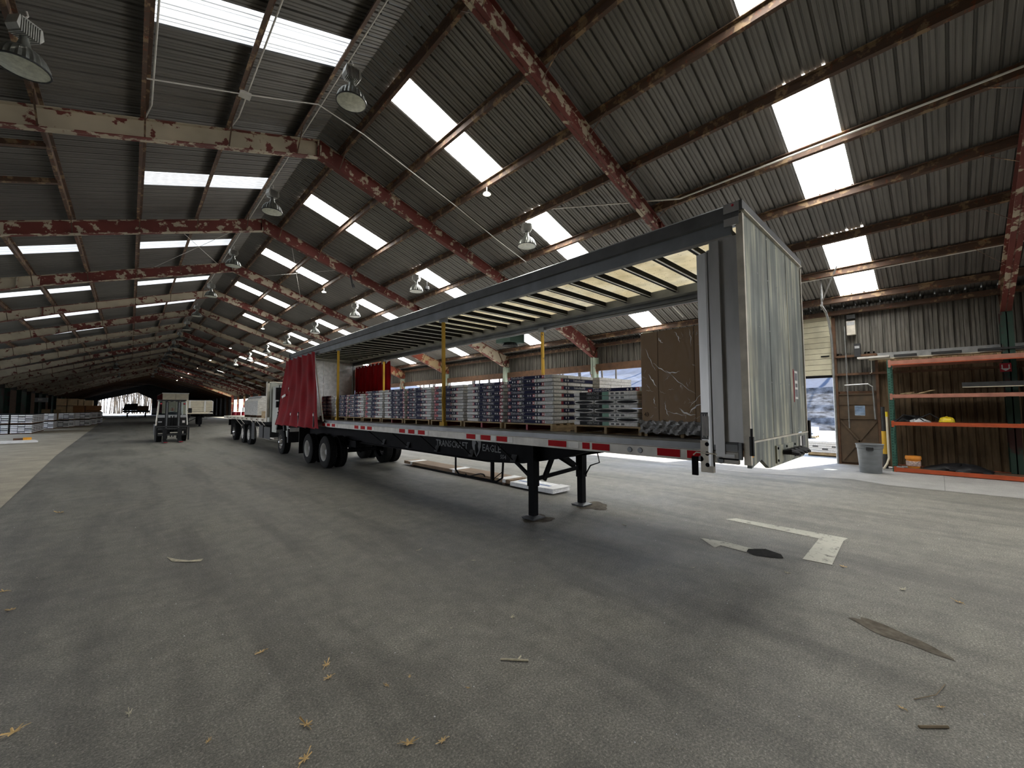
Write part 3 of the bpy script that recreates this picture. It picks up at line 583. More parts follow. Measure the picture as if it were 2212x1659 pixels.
# main beams
for x in (5.28, 6.28):
    b = MB(); prof = [(TY0 + .35, 1.34), (3.6, 1.30), (4.3, 1.10), (5.2, .93), (6.2, .86), (13.0, .86), (17.3, .90)]
    b.prism([(TY0 + .35, DK - .05)] + prof + [(17.3, DK - .05)], 'X', x - .01, x + .01, m_blk)
    for (ya, za), (yb, zb) in zip(prof, prof[1:]): b.prism([(ya, za - .02), (yb, zb - .02), (yb, zb), (ya, za)], 'X', x - .08, x + .08, m_blk)
    b.build('main_beam', T)
b = MB()
for i in range(34): y = 1.8 + i * .47; b.box(TX0 + .06, TX1 - .06, y - .03, y + .03, 1.40, DK - .05, m_blk)
b.build('cross_members', T)
for i, y in enumerate((5.5, 6.78, 8.1, 9.44, 10.8)):
    b = MB(); b.bar((4.66, y - .06, 1.37), (5.2, y, .95), .022, .022, m_brace); b.prism([(5.2, .9), (5.26, .9), (5.26, 1.04)], 'Y', y - .07, y + .07, m_brace); b.build('outrigger_brace', T)
# lettering on the beam web
wx = 5.262
def side_text(txt, y0, z0, size, mat, sx=1.0, X=wx): return MB().text(txt, size, plane_at((X, y0, z0), (0, -1, 0), (0, 0, 1)), mat, sx, 0, size * .010)
side_text('TRANSCRAFT', 8.17, 1.04, .20, m_ink, 1.0).build('lettering', T)
side_text('EAGLE', 6.46, 1.04, .20, m_ink, 1.0).build('lettering', T)
side_text('554', 5.90, .93, .11, m_ink, 1.0).build('number', T)
b = MB(); c = 6.64; sh = [(c + .15, 1.27), (c, 1.30), (c - .15, 1.27), (c - .145, 1.12), (c - .08, .98), (c, .90), (c + .08, .98), (c + .145, 1.12)]
b.prism(sh, 'X', wx - .004, wx, m_ink); b.prism([(c + .02, 1.24), (c - .06, 1.19), (c - .045, 1.12), (c - .07, 1.03), (c - .02, .95), (c, .92), (c + .04, 1.02), (c + .05, 1.14), (c + .01, 1.18)], 'X', wx - .008, wx - .003, m_blk); b.build('shield_emblem', T)
# landing gear
for x in (5.17, 6.55):
    b = MB(); b.box(x - .075, x + .075, 4.86, 5.01, .55, 1.34, m_blk); b.box(x - .06, x + .06, 4.875, 4.995, .05, .6, m_blk)
    leg = b.build('landing_leg', T)
    b = MB(); b.add([(x - .14, 4.8, .0), (x + .14, 4.8, .0), (x + .14, 5.07, .0), (x - .14, 5.07, .0), (x - .08, 4.86, .05), (x + .08, 4.86, .05), (x + .08, 5.01, .05), (x - .08, 5.01, .05), (x - .15, 4.79, .025), (x + .15, 4.79, .025), (x + .15, 5.08, .025), (x - .15, 5.08, .025)],
        [(0, 1, 2, 3), (4, 5, 6, 7), (0, 1, 9, 8), (1, 2, 10, 9), (2, 3, 11, 10), (3, 0, 8, 11), (8, 9, 5, 4), (9, 10, 6, 5), (10, 11, 7, 6), (11, 8, 4, 7)], m_alud); b.build('foot_plate', leg)
b = MB(); b.bar((5.2, 4.94, .66), (6.52, 4.94, .74), .03, .07, m_blk); b.bar((5.45, 4.94, .62), (5.78, 4.94, 1.15), .05, .09, m_blk); b.bar((5.78, 4.94, 1.12), (6.35, 4.94, .80), .05, .08, m_blk); b.bar((5.17, 5.0, .70), (5.3, 5.75, 1.05), .05, .05, m_blk); b.bar((6.5, 5.0, .70), (6.4, 5.75, 1.05), .05, .05, m_blk); b.bar((5.5, 4.94, 1.2), (6.3, 4.94, 1.25), .04, .05, m_blk); b.build('leg_brace', T)
b = MB(); b.tube([(6.55, 4.72, 1.3), (6.62, 4.6, 1.05), (6.66, 4.58, .85), (6.60, 4.75, .78), (6.58, 4.85, .6)], .014, m_blk, 6); b.build('crank_handle', T)
b = MB(); b.tube([(5.6, 7.85, .95), (5.6, 7.85, .48), (5.6, 7.72, .38), (5.6, 6.4, .38), (5.6, 6.22, .48), (5.6, 6.18, .95)], .022, m_blk, 8); b.box(5.57, 5.63, 6.5, 6.56, .38, .95, m_blk); b.tube([(5.6, 6.5, .42), (5.6, 6.22, .6)], .01, m_blk, 5); b.build('spare_carrier', T)
b = MB(); b.tube([(5.58, 7.1 - .34 * math.cos(a), .44 + .05 * math.sin(a * 2)) for a in [i * .3 for i in range(11)]], .014, m_blk2, 6); b.build('air_hose', T)
# wheels
def wheel(parent, x0, x1, y, r, rimmat, dish=1, name='wheel', o=None, duo=False):
    w = x1 - x0; b = MB(); rr = r * .56
    prof = [(rr, 0), (r * .80, -.0 * w), (r * .95, .06 * w), (r, .14 * w)]
    for k in range(4): prof += [(r, (.2 + k * .17) * w), (r - .012, (.215 + k * .17) * w), (r - .012, (.235 + k * .17) * w), (r, (.25 + k * .17) * w)]
    prof += [(r, .86 * w), (r * .95, .94 * w), (r * .8, w), (rr, w)]
    b.lathe([(a, x0 + h) for a, h in prof], (0, y, r), m_tyre, 36, axis='X'); tw = b.build(name, parent, smooth=True)
    b = MB(); s = x0 if dish > 0 else x1; d = dish
    b.lathe([(rr + .01, s + d * .012), (rr, s + d * .0), (rr * .94, s + d * .02), (rr * .9, s + d * .09), (rr * .86, s + d * (.16 if duo else .12))], (0, y, r), rimmat, 28, axis='X'); b.lathe([(rr * .86, s + d * (.16 if duo else .12)), (rr * .45, s + d * (.18 if duo else .10)), (rr * .42, s + d * (.12 if duo else .06)), (rr * .30, s + d * (.08 if duo else .0)), (0, s + d * (.08 if duo else 0))], (0, y, r), m_dish if duo else rimmat, 28, axis='X')
    for k in range(8): a = k * math.pi / 4; b.tube([(s + d * (.14 if duo else .05), y + rr * .6 * math.cos(a), r + rr * .6 * math.sin(a)), (s + d * (.2 if duo else .14), y + rr * .6 * math.cos(a), r + rr * .6 * math.sin(a))], .016, m_dgrey, 6)
    b.build('rim', tw, smooth=True); return tw
for y in (13.62, 15.28):
    for x0, x1, dd in ((4.56, 4.83, 1), (4.90, 5.17, 1), (6.46, 6.73, -1), (6.79, 7.06, -1)): wheel(T, x0, x1, y, .51, m_rim, dd, duo=True)
    b = MB(); b.tube([(4.8, y, .51), (6.8, y, .51)], .07, m_blk, 10); b.build('axle', T)
b = MB(); b.box(5.2, 6.4, 13.0, 16.2, .72, .9, m_blk); b.tube([(5.7, 14.4, .55), (6.1, 14.4, .55)], .12, m_blk, 10); b.box(4.6, 4.95, 16.35, 16.37, .25, 1.2, m_blk2); b.box(6.65, 7.0, 16.35, 16.37, .25, 1.2, m_blk2); b.box(5.1, 5.4, 12.4, 12.8, .7, .9, m_blk); b.build('suspension', T)
# roof: rails, bows, translucent skin
for side, x in ((1, TX0), (-1, TX1)):
    b = MB(); a = side
    b.prism([(x, 3.90), (x - a * .0, 4.04), (x + a * .02, 4.06), (x + a * .14, 4.06), (x + a * .14, 4.02), (x + a * .04, 4.0), (x + a * .04, 3.90), (x + a * .02, 3.885)], 'Y', TY0 + .02, TY1, m_rail); b.build('top_rail', T)
    b = MB(); b.prism([(x + a * .025, 3.885), (x + a * .035, 3.74), (x + a * .10, 3.73), (x + a * .12, 3.77), (x + a * .07, 3.80), (x + a * .07, 3.885)], 'Y', TY0 + .1, TY1, m_alud); b.build('curtain_track', T)
    b = MB(); b.prism([(x + a * .12, 3.86), (x + a * .22, 3.88), (x + a * .22, 4.02), (x + a * .12, 4.02)], 'Y', TY0 + .1, TY1, m_alud); b.build('inner_rail', T)
y = 1.62; 
while y < 17.4:
    b = MB(); b.box(TX0 + .12, TX1 - .12, y - .008, y + .03, 3.93, 4.03, m_blk); b.box(TX0 + .12, TX1 - .12, y - .03, y - .012, 3.93, 3.938, m_alu); b.build('roof_bow', T); y += .487  # black body paints the bow's shadow band, pale strip its bright lower edge
pts = []
for i in range(2): pts.append([(TX0 + .1, (TY0 + .05, TY1)[i], 4.045), (5.8, (TY0 + .05, TY1)[i], 4.06), (TX1 - .1, (TY0 + .05, TY1)[i], 4.045)])
b = MB(); b.grid(pts, m_troof); b.build('roof_skin', T)
# nose: bulkhead, corner post, fittings
b = MB(); b.box(TX0 + .035, TX1 - .035, TY0, TY0 + .035, 1.57, 3.97, m_nose); b.box(TX0 + .9, TX0 + .905, TY0 - .004, TY0, 1.57, 3.97, m_nose); b.box(TX0 + 1.75, TX0 + 1.755, TY0 - .004, TY0, 1.57, 3.97, m_nose)
for zz in (1.62, 2.2, 2.8, 3.4, 3.9):
    for k in range(7): b.lathe([(0, TY0 - .006), (.007, TY0 - .005), (.01, TY0)], (TX0 + .1 + k * .395, 0, zz), m_alu, 6, axis='Y')
b.build('front_bulkhead', T)
b = MB(); b.prism([(TX0 + .03, 1.55), (TX0 + .03, 1.30), (TX0 + .36, 1.36), (TX0 + .64, 1.24), (TX1 - .35, 1.24), (TX1 - .03, 1.32), (TX1 - .03, 1.55)], 'Y', TY0 - .012, TY0 + .03, m_nose); b.box(TX0 + .03, TX1 - .03, TY0 - .02, TY0, 1.55, 1.565, m_bed); b.build('nose_apron', T)
b = MB(); b.prism([(TX0, 3.97), (TX0, 4.065), (TX1, 4.065), (TX1, 3.97)], 'Y', TY0 - .02, TY0 + .06, m_rail); b.box(TX0 + .03, TX1 - .03, TY0 - .03, TY0 + .02, 3.955, 3.97, m_bed); b.build('top_header', T)
MB().box(TX0 + .01, TX0 + .05, TY0 - .015, TY0 + .05, 1.33, 3.93, m_bed).build('corner_trim', T); b = MB(); b.box(TX1 - .05, TX1 - .01, TY0 - .015, TY0 + .05, 1.33, 3.93, m_bed); b.build('corner_trim', T)
b = MB(); b.box(TX0 + .03, TX0 + .05, TY0 + .05, TY0 + .25, 1.5, 3.72, m_alu); b.build('side_filler', T)
b = MB()
b.prism([(TX0 - .01, 1.58), (TX0 - .01, 1.66), (TX0 + .0, 1.68), (TX0 + .05, 1.7), (TX0 + .06, 1.6)], 'Z', 1.52, 3.62, m_alu)
b.prism([(TX0 - .015, TY0 + .22), (TX0 - .015, TY0 + .31), (TX0 + .02, TY0 + .33), (TX0 + .06, TY0 + .30), (TX0 + .06, TY0 + .22)], 'Z', 1.40, 3.70, m_alu)
b.prism([(TX0 - .02, TY0 + .34), (TX0 - .02, TY0 + .36), (TX0 + .01, TY0 + .46), (TX0 + .03, TY0 + .46), (TX0 + .03, TY0 + .34)], 'Z', 1.29, 3.60, m_alu)
b.build('curtain_post', T)
b = MB(); b.box(TX0 - .012, TX0 + .04, TY0 + .34, TY0 + .47, 1.22, 1.56, m_bed)
for zz in (1.30, 1.42, 1.52): b.lathe([(0, TX0 - .016), (.022, TX0 - .015), (.024, TX0 - .01)], (0, TY0 + .40, zz), m_blk, 10, axis='X')
b.build('post_base', T)
b = MB(); b.box(TX0 - .014, TX0 - .012, TY0 + .345, TY0 + .46, 1.57, 1.86, m_ink)
for k in range(7): b.box(TX0 - .018, TX0 - .013, TY0 + .36 + .013 * k, TY0 + .365 + .013 * k, 1.59 + .01 * (k % 3), 1.84 - .02 * (k % 2), m_wtape)
b.build('warning_decal', T)
b = MB(); b.tube([(TX0 - .01, TY0 + .30, 1.42), (TX0 - .05, TY0 + .5, 1.43), (TX0 - .055, TY0 + .53, 1.40)], .008, m_bed, 6); b.box(TX0 - .03, TX0, TY0 + .50, TY0 + .56, 1.18, 1.38, m_blk); b.build('strap_hook', T)
b = MB(); b.box(TX0 - .02, TX0 + .02, TY0 + .06, TY0 + .09, 1.38, 1.55, m_alud); b.tube([(TX0 - .01, TY0 + .07, 1.55), (TX0 - .01, TY0 + .07, 1.40), (TX0 - .01, TY0 + .10, 1.38), (TX0 - .01, TY0 + .28, 1.38)], .008, m_blk, 6); b.box(TX0 - .012, TX0 - .01, TY0 + .13, TY0 + .25, 1.40, 1.43, m_alu); b.build('ratchet_bracket', T)
b = MB(); b.tube([(TX0 - .005, TY0 - .03, 1.43), (TX0 - .005, TY0 - .03, 1.62)], .022, m_blk2, 8); b.tube([(TX0 - .005, TY0 - .03, 1.62), (TX0 - .0, TY0 - .03, 1.70)], .012, m_blk2, 8); b.build('ratchet_tube', T)
b = MB(); b.box(TX0 - .008, TX0 + .0, TY0 + .01, TY0 + .16, 3.96, 4.06, m_alu); b.box(TX0 - .008, TX0 + .02, TY0 + .02, TY0 + .16, 3.82, 3.90, m_alu); b.build('corner_plate', T)
b = MB(); b.lathe([(0, TX0 - .022), (.012, TX0 - .018), (.014, TX0 - .008)], (0, TY0 + .07, 4.03), m_redp, 12, axis='X'); b.build('marker_lamp', T)
b = MB(); b.lathe([(0, TY0 - .02), (.014, TY0 - .017), (.018, TY0 - .012)], (TX0 + .075, 0, 1.42), m_amber, 12, axis='Y'); b.build('marker_lamp', T)
b = MB(); b.box(TX0 + .88, TX0 + 1.75, TY0 - .03, TY0 - .012, 1.27, 1.47, m_nose)
for dx, dz in ((.92, 1.44), (.92, 1.30), (1.3, 1.44), (1.7, 1.44), (1.7, 1.3)): b.lathe([(0, TY0 - .042), (.012, TY0 - .04), (.016, TY0 - .03)], (TX0 + dx, 0, dz), m_blk, 8, axis='Y')
b.build('hose_plate', T)
for dx in (1.14, 1.32, 1.50, 1.66):
    b = MB(); b.tube([(TX0 + dx, TY0 - .03, 1.38), (TX0 + dx + .02, TY0 - .10, 1.39), (TX0 + dx + .08, TY0 - .15, 1.37), (TX0 + dx + .16, TY0 - .16, 1.35)], [.028, .038, .032, .02], m_blk2, 10); b.build('air_coupling', T)
b = MB(); b.lathe([(0, TX1 + .10), (.0, 0)], (0, 0, 0), m_blk2, 3, axis='X') if False else b.box(TX1 - .02, TX1 + .06, TY0 - .04, TY0 + .06, 1.46, 1.72, m_blk2); b.build('ratchet_tube', T)
b = MB(); b.box(TX1 - .62, TX1 - .46, TY0 - .006, TY0 - .001, 2.02, 2.40, m_wtape)
for zz in (2.05, 2.27): b.box(TX1 - .60, TX1 - .49, TY0 - .009, TY0 - .005, zz, zz + .10, m_alud)
b.box(TX1 - .59, TX1 - .50, TY0 - .009, TY0 - .005, 2.18, 2.23, m_ink); b.box(TX1 - .68, TX1 - .655, TY0 - .005, TY0 - .001, 1.98, 2.42, m_redp); b.box(TX1 - .40, TX1 - .22, TY0 - .022, TY0 - .013, 1.38, 1.52, m_ink); b.box(TX1 - .55, TX1 - .45, TY0 - .022, TY0 - .013, 1.38, 1.52, m_wtape); b.build('placard', T)
# rear frame and doors seen from inside
for k in range(2): x0 = TX0 + .1 + k * 1.2; b = MB(); b.box(x0, x0 + 1.17, 17.52, 17.57, DK, 3.86, m_tan if False else m_galv); b.build('rear_door', T)
b = MB(); b.box(TX0, TX1, 17.5, 17.62, 3.86, 4.06, m_alud); b.box(TX0, TX0 + .1, 17.5, 17.62, DK, 3.9, m_alud); b.box(TX1 - .1, TX1, 17.5, 17.62, DK, 3.9, m_alud); b.box(TX0, TX1, 17.45, 17.65, 1.15, DK, m_alud); b.build('rear_frame', T)
# yellow posts
def post(x, y, z1, bend=0, nm='side_post'):
    b = MB(); b.bar((x, y, DK), (x + bend, y + .04, z1), .06, .05, m_yel); b.box(x - .04, x + .04, y - .06, y + .10, DK, DK + .10, m_yel); b.tube([(x - .035, y - .02, DK + .35), (x - .06, y - .02, DK + .55), (x - .035, y - .02, DK + .7)], .012, m_yel, 6); b.box(x - .05, x + .05, y - .05, y + .12, z1 - .06, z1 + .04, m_alud); b.build(nm, T)
post(4.66, 6.95, 3.74); post(4.66, 12.75, 3.76); post(6.98, 6.3, 3.74); post(6.98, 14.45, 3.74)
# bunched curtains
def curtain(x, y0, y1, zt_, zb, flare, nf, side, shift):
    rows = []
    for i in range(25):
        t = i / 24; z = zt_ + (zb - zt_) * t; row = []
        for j in range(nf * 8 + 1):
            s = j / (nf * 8); yb = y0 + shift * t + s * (y1 - y0 - shift * t) * (1 + .10 * t)
            amp = .05 + .10 * t; ph = s * nf * 2 * math.pi
            xx_ = x - side * (.04 + flare * t * t * (0.35 + .65 * s) + amp * (.5 + .5 * math.sin(ph + .6 * math.sin(3 * t + j * .02)))) - side * .015 * math.sin(9 * t + s * 23)
            row.append((xx_, yb + .03 * math.sin(ph * .5 + 4 * t), z + .03 * math.sin(ph)))
        rows.append(row)
    b = MB(); b.grid(rows, m_curt); o = b.build('side_curtain', T, smooth=True, recalc=False)
    return o, rows
cu, rows = curtain(TX0, 14.35, 17.75, 3.80, 1.27, .22, 6, 1, -.95)
b = MB(); b.bar((TX0 - .02, 14.55, 3.78), (TX0 - .06, 13.42, 1.50), .035, .05, m_alu); b.build('curtain_pole', cu)
for j in (6, 20, 30, 44):
    p = rows[21][j]; q = rows[18][j]; b = MB(); b.box(p[0] - .05, p[0] - .02, p[1] - .03, p[1] + .03, 1.30, 1.78, m_blk2); b.box(p[0] - .06, p[0] - .03, p[1] - .035, p[1] + .035, 1.66, 1.74, m_wtape); b.build('buckle_strap', cu)
b = MB()
for j, i0, i1 in ((34, 11, 12), (40, 13, 14)): p = rows[i0][j]; q = rows[i1][j + 3]; b.bar((p[0] - .03, p[1], p[2]), (q[0] - .03, q[1], q[2]), .02, .09, m_wtape)
b.build('faded_lettering', cu)
cu2, rows2 = curtain(TX1, 14.35, 17.6, 3.70, 1.5, .05, 9, -1, 0)
for k in range(9): MB().box(TX1 - .02, TX1 + .01, 14.6 + k * .33, 14.68 + k * .33, 2.55, 2.60, m_wtape).build('reflective_patch', cu2); MB().box(TX1 - .04, TX1 - .01, 14.5 + k * .33, 14.56 + k * .33, 3.62, 3.70, m_alud).build('curtain_roller', cu2)
# ------------------------------------------------------------------ cargo: pallets of shingle bundles
BL, BW, BH = 1.06, .352, .0595
def pallet(x, y, z, lx, ly, label, red=False, group='wooden pallets under the load'):
    t = thing('wooden_pallet', label, 'pallet', (x, y, z), group); b = MB()
    for k in range(3):
        yy = y + [0, .5, 1][k] * (ly - .04); b = MB(); b.box(x, x + lx, yy, yy + .04, z + .018, z + .11, m_redp if (red and k == 1) else m_wood); b.build('stringer', t)
    b = MB()
    for k in range(7): xx = x + k * (lx - .09) / 6; b.box(xx, xx + .09, y, y + ly, z + .11, z + .13, m_wood)
    b.build('top_boards', t); b = MB()
    for k in range(4): xx = x + k * (lx - .09) / 3; b.box(xx, xx + .09, y, y + ly, z, z + .018, m_wood)
    b.build('bottom_boards', t); return t
def bundle_proto(kind):
    # long axis = local y, from 0 (near end) to BL (far end); face towards -x carries the print
    b = MB(); h = BH; w = BW; body = m_wrap; r = .012
    prof = [(r, 0), (w - r, 0), (w, r), (w, h - r * 1.3), (w - r, h - .003), (r, h - .003), (0, h - r * 1.3), (0, r)]
    n = len(prof); rings = []
    for t, sh in ((0, .014), (.012, .003), (.25, 0), (.6, 0), (BL - .015, .003), (BL - .003, .014)):
        wob = 0; rings.append([(w / 2 + (x - w / 2) * (1 - sh / w * 2) + wob, t, h / 2 + (z - h / 2) * (1 - sh / h * 1.2)) for x, z in prof])
    vs = [p for rg in rings for p in rg]; fs = [(i * n + j, i * n + (j + 1) % n, (i + 1) * n + (j + 1) % n, (i + 1) * n + j) for i in range(5) for j in range(n)] + [tuple(range(n)), tuple(5 * n + j for j in range(n))]
    b.add(vs, fs, body)
    def face(y0, y1, z0, z1, mt, e=.0008):
        for x in (-e, w + e): b.add([(x, y0, z0), (x, y1, z0), (x, y1, z1), (x, y0, z1)], [(0, 1, 2, 3)], mt)
    def endf(x0, x1, z0, z1, mt, e=.0010):
        for y in (-e, BL + e - .003): b.add([(x0, y, z0), (x1, y, z0), (x1, y, z1), (x0, y, z1)], [(0, 1, 2, 3)], mt)
    def diamond(y, z, s, e=.002):
        for x in (-e, w + e): b.add([(x, y - s, z), (x, y, z - s), (x, y + s, z), (x, y, z + s)], [(0, 1, 2, 3)], m_white)
    def diamond_e(x, z, s, e=.002):
        for y in (-e, BL + e - .003): b.add([(x - s, y, z), (x, y, z - s), (x + s, y, z), (x, y, z + s)], [(0, 1, 2, 3)], m_white)
    z0, z1 = .0025, h - .005
    if kind in ('A', 'B'):
        face(.245, BL - .01, z0, z1, m_navy); face(.19, .245, z0, z1, m_redp); face(BL - .085, BL - .012, z0 + .004, z1 - .004, m_redp, .0014)
        diamond(.31, h / 2, .019); diamond(.37, h / 2, .019)
        for x, xd in ((-.0018, (0, -1, 0)), (w + .0018, (0, 1, 0))):
            yy = BL - .10 if xd[1] < 0 else .50
            b.text('TimberlineHD', .058, plane_at((x, yy, .016), xd, (0, 0, 1)), m_white, .95)
        face(.205, .23, z0 + .015, z1 - .012, m_white, .0018); face(BL - .07, BL - .03, z0 + .017, z1 - .017, m_white, .0018)
        face(.03, .17, z0 + .006, z1 - .006, m_label, .0010)
    if kind == 'B':
        endf(.0 + .015, w * .72, z0, z1, m_navy); endf(w * .72, w * .86, z0 + .0, z1, m_redp); diamond_e(w * .42, h / 2, .018); diamond_e(w * .57, h / 2, .018); endf(w * .75, w * .83, z0 + .015, z1 - .015, m_white, .0016)
        endf(w * .10, w * .13, z0 + .01, z1 - .01, m_white, .0016)
    if kind == 'W':
        face(.19, .245, z0, z1, m_redp); face(.245, BL - .01, z0, z1, m_navy); endf(w * .15, w * .6, z0 + .018, z0 + .021, m_label)
        for x, xd in ((-.0018, (0, -1, 0)), (w + .0018, (0, 1, 0))): b.text('TimberlineHD', .058, plane_at((x, BL - .10 if xd[1] < 0 else .50, .016), xd, (0, 0, 1)), m_white, .95)
        diamond(.31, h / 2, .019); diamond(.37, h / 2, .019)
    if kind == 'R':
        face(.245, BL - .01, z0, z1, m_navy); endf(.02, w * .5, z0, z1, m_redp); endf(w * .52, w * .95, z0 + .008, z1 - .008, m_label)
    if kind == 'H':   # dark heritage bundles
        face(.55, BL - .12, z0, z1, m_blkp); face(.44, .55, z0, z1, m_grnp)
        for x, xd in ((-.0018, (0, -1, 0)), (w + .0018, (0, 1, 0))): b.text('HERITAGE', .046, plane_at((x, BL - .25 if xd[1] < 0 else .60, .016), xd, (0, 0, 1)), m_label, 1.0)
        for k in range(3): face(.20 + k * .08, .25 + k * .08, z0 + .012, z1 - .014, m_ink)
    if kind in ('W', 'R', 'B'):
        endf(.012, w - .012, .0005, .004, m_ink)
    if kind == 'L':   # plain bundle whose ends show dark lens-shaped gaps
        for c in (w * .5,):
            pl = [(c + .16 * math.cos(a), h * .48 + .020 * math.sin(a)) for a in [i * math.pi / 6 for i in range(12)]]
            for y in (-.0014, BL - .0016): b.add([(p, y, q) for p, q in pl], [tuple(range(12))], m_blkp)
    o = b.build('shingle_bundle'); return o
P = {k: bundle_proto(k) for k in 'ABRHLW'}
used = set()
def put_bundle(kind, x, y, z, rz, label, group, sx=1.0):
    src = P[kind]
    if kind not in used: used.add(kind); o = src
    else: o = src.copy(); C.objects.link(o)
    o.location = (x, y, z); o.rotation_euler = (0, 0, rz); o['label'] = label; o['category'] = 'shingle bundle'; o['group'] = group; o['name_kind'] = kind
    if sx != 1.0: o.scale = (sx, 1, 1)
    return o
NX, FX = 4.80, 5.93
z0 = DK + .13
heights = [13, 12, 12, 12, 12, 12, 11, 11, 11]; far = MB()
def far_bundle(x0, x1, y0, y1, z, navy):
    far.box(x0 + .004, x1 - .004, y0 + .004, y1 - .004, z, z + BH - .005, m_wrap)
    if navy == 1: far.box(x0 + .003, x0 + .004, y0 + .25, y1, z + .006, z + BH - .014, m_navy); far.box(x0 + .0, x0 + (x1 - x0) * .7, y0 + .002, y0 + .004, z + .006, z + BH - .014, m_navy)
nb = 0
for p, nl in enumerate(heights):
    y0 = 4.13 + 1.175 * p; nm = ORD[p]
    pallet(NX - .06, y0 - .02, DK, 1.15, 1.10, 'wooden pallet under the near side navy shingle stacks, %s from the trailer nose' % nm, red=p in (0, 1, 2, 4))
    for l in range(nl):
        z = z0 + l * (BH + .0008); jx = random.uniform(-.012, .012); grp = 'navy and white shingle bundles, near row'
        base = 'navy and white shingle bundle, %s layer up, %s stack from the nose' % (ORD[l], nm)
        flip = (p % 3 == 1)
        odd = (l + (1 if p in (1, 4, 5) else 0)) % 2 == 0
        if odd:     # bundles lie along the trailer
            for k in range(3):
                if k and not (p == 0 or l >= nl - 1): far_bundle(NX + k * .355, NX + k * .355 + .35, y0, y0 + BL, z, 0); continue
                if flip: put_bundle('A', NX + jx + .352 + k * .355, y0 + BL, z, math.pi, base + ', %s' % ['near side', 'middle', 'inner side'][k], grp)
                else: put_bundle('A', NX + jx + k * .355, y0, z, 0, base + ', %s' % ['near side', 'middle', 'inner side'][k], grp)
                nb += 1
        else:       # bundles lie across, their ends face the aisle
            for k in range(3):
                # local y axis -> world x ; rotate -90 so (x,y)->(y,-x)
                kd = ('WBB', 'BBW', 'WBR')[p % 3][k]
                put_bundle(kd, NX + jx, y0 + .352 + k * .355, z, -math.pi / 2, base + ', %s' % ['nose end', 'middle', 'rear end'][k], grp); nb += 1
for p in range(9):
    y0 = 4.05 + 1.175 * p
    for l in range(13 if p < 4 else 12):
        z = z0 + l * (BH + .0008)
        for k in range(3):
            if l % 2: far_bundle(FX, FX + BL, y0 + k * .355, y0 + k * .355 + .35, z, 1 if l % 4 == 1 else 0)
            else: far_bundle(FX + k * .355, FX + k * .355 + .35, y0, y0 + BL, z, 0)
for p in range(9): pallet(FX - .02, 4.03 + 1.175 * p, DK, 1.1, 1.1, 'wooden pallet under the far side shingle stacks, %s from the nose' % ORD[p])
tag(far.build('shingle_bundle_rows'), 'wrapped shingle bundles filling the far side and core of the trailer load', 'shingle bundles', kind='stuff')
# heritage stack
hx, hy = 4.84, 2.72
pallet(hx - .03, hy - .06, DK, 1.15, 1.08, 'wooden pallet under the black and green printed shingle stack')
lay = 'HLHLHLHHA'
for l, kd in enumerate(lay):
    z = z0 + l * (BH + .0008)
    lb = 'black and green shingle bundle, %s layer of the low stack behind the carton' % ORD[l]
    if kd == 'A': lb = 'white and blue bundle on top of the low black stack'
    if kd == 'L':
        for k in range(3): put_bundle('L', hx, hy + .352 + k * .355 - .02, z, -math.pi / 2, lb + ', %s' % ['nose end', 'middle', 'rear end'][k], 'black and green shingle bundles')
    else:
        for k in range(3):
            if kd == 'A' and k == 2: continue
            put_bundle(kd, hx + k * .355 + (.25 if kd == 'A' else 0), hy - (.08 if kd == 'A' else 0), z, 0, lb + ', %s' % ['near side', 'middle', 'inner side'][k], 'black and green shingle bundles')
# tall carton in film
t = thing('film_wrapped_carton', 'tall brown carton in clear film standing behind the trailer nose post, marked 43', 'carton', (5.4, 1.9, DK))
b = MB()
n = 8
b.box(4.79, 6.3, 1.62, 2.63, 1.74, 2.87, m_card); o = b.build('carton', t)
for sy in (2.40, 1.95): b = MB(); b.box(4.787, 4.79, sy, sy + .004, 1.74, 2.87, m_woodd); b.build('carton_seam', t)
MB().text('43', .075, plane_at((4.784, 2.60, 1.80), (0, -1, 0), (0, 0, 1)), m_blk, .9).build('handwritten_number', t)
rows = []
for i in range(9):
    zz = 1.75 - i * .020; row = []
    for j in range(40): s = j / 39; row.append((4.78 - .02 * math.sin(j * 1.7 + i) - .02 * (i > 3) * math.sin(j * .8), 2.66 - s * 1.05 + .01 * math.sin(i * 2 + j), zz + .01 * math.sin(j * 1.3)))
    rows.append(row)
b = MB(); b.grid(rows, m_film); b.build('loose_film_skirt', t, smooth=True)
rows = [[(4.784 - .006 * math.sin(i * 1.9 + j), 2.62 - .08 * j + .02 * math.sin(i), 1.80 + .03 * i * (1 + .4 * math.sin(j))) for j in range(6)] for i in range(4)]
random.seed(12); b = MB()
def crease_glint(y, z, a, l, w_):
    n = 9; d = (math.cos(a), math.sin(a)); p = (-math.sin(a), math.cos(a)); bend = random.uniform(-.15, .15) * l; L_ = []; R_ = []
    for i in range(n):
        t = i / (n - 1); c = bend * 4 * t * (1 - t) + .006 * math.sin(i * 2.1); ww = w_ * math.sin(math.pi * t) * random.uniform(.4, 1.0); q = (y + d[0] * l * (t - .5) + p[0] * c, z + d[1] * l * (t - .5) + p[1] * c)
        L_.append((4.7868, q[0] + p[0] * ww, q[1] + p[1] * ww)); R_.append((4.7875, q[0] - p[0] * ww, q[1] - p[1] * ww))
    b.grid([L_, R_], m_glint)
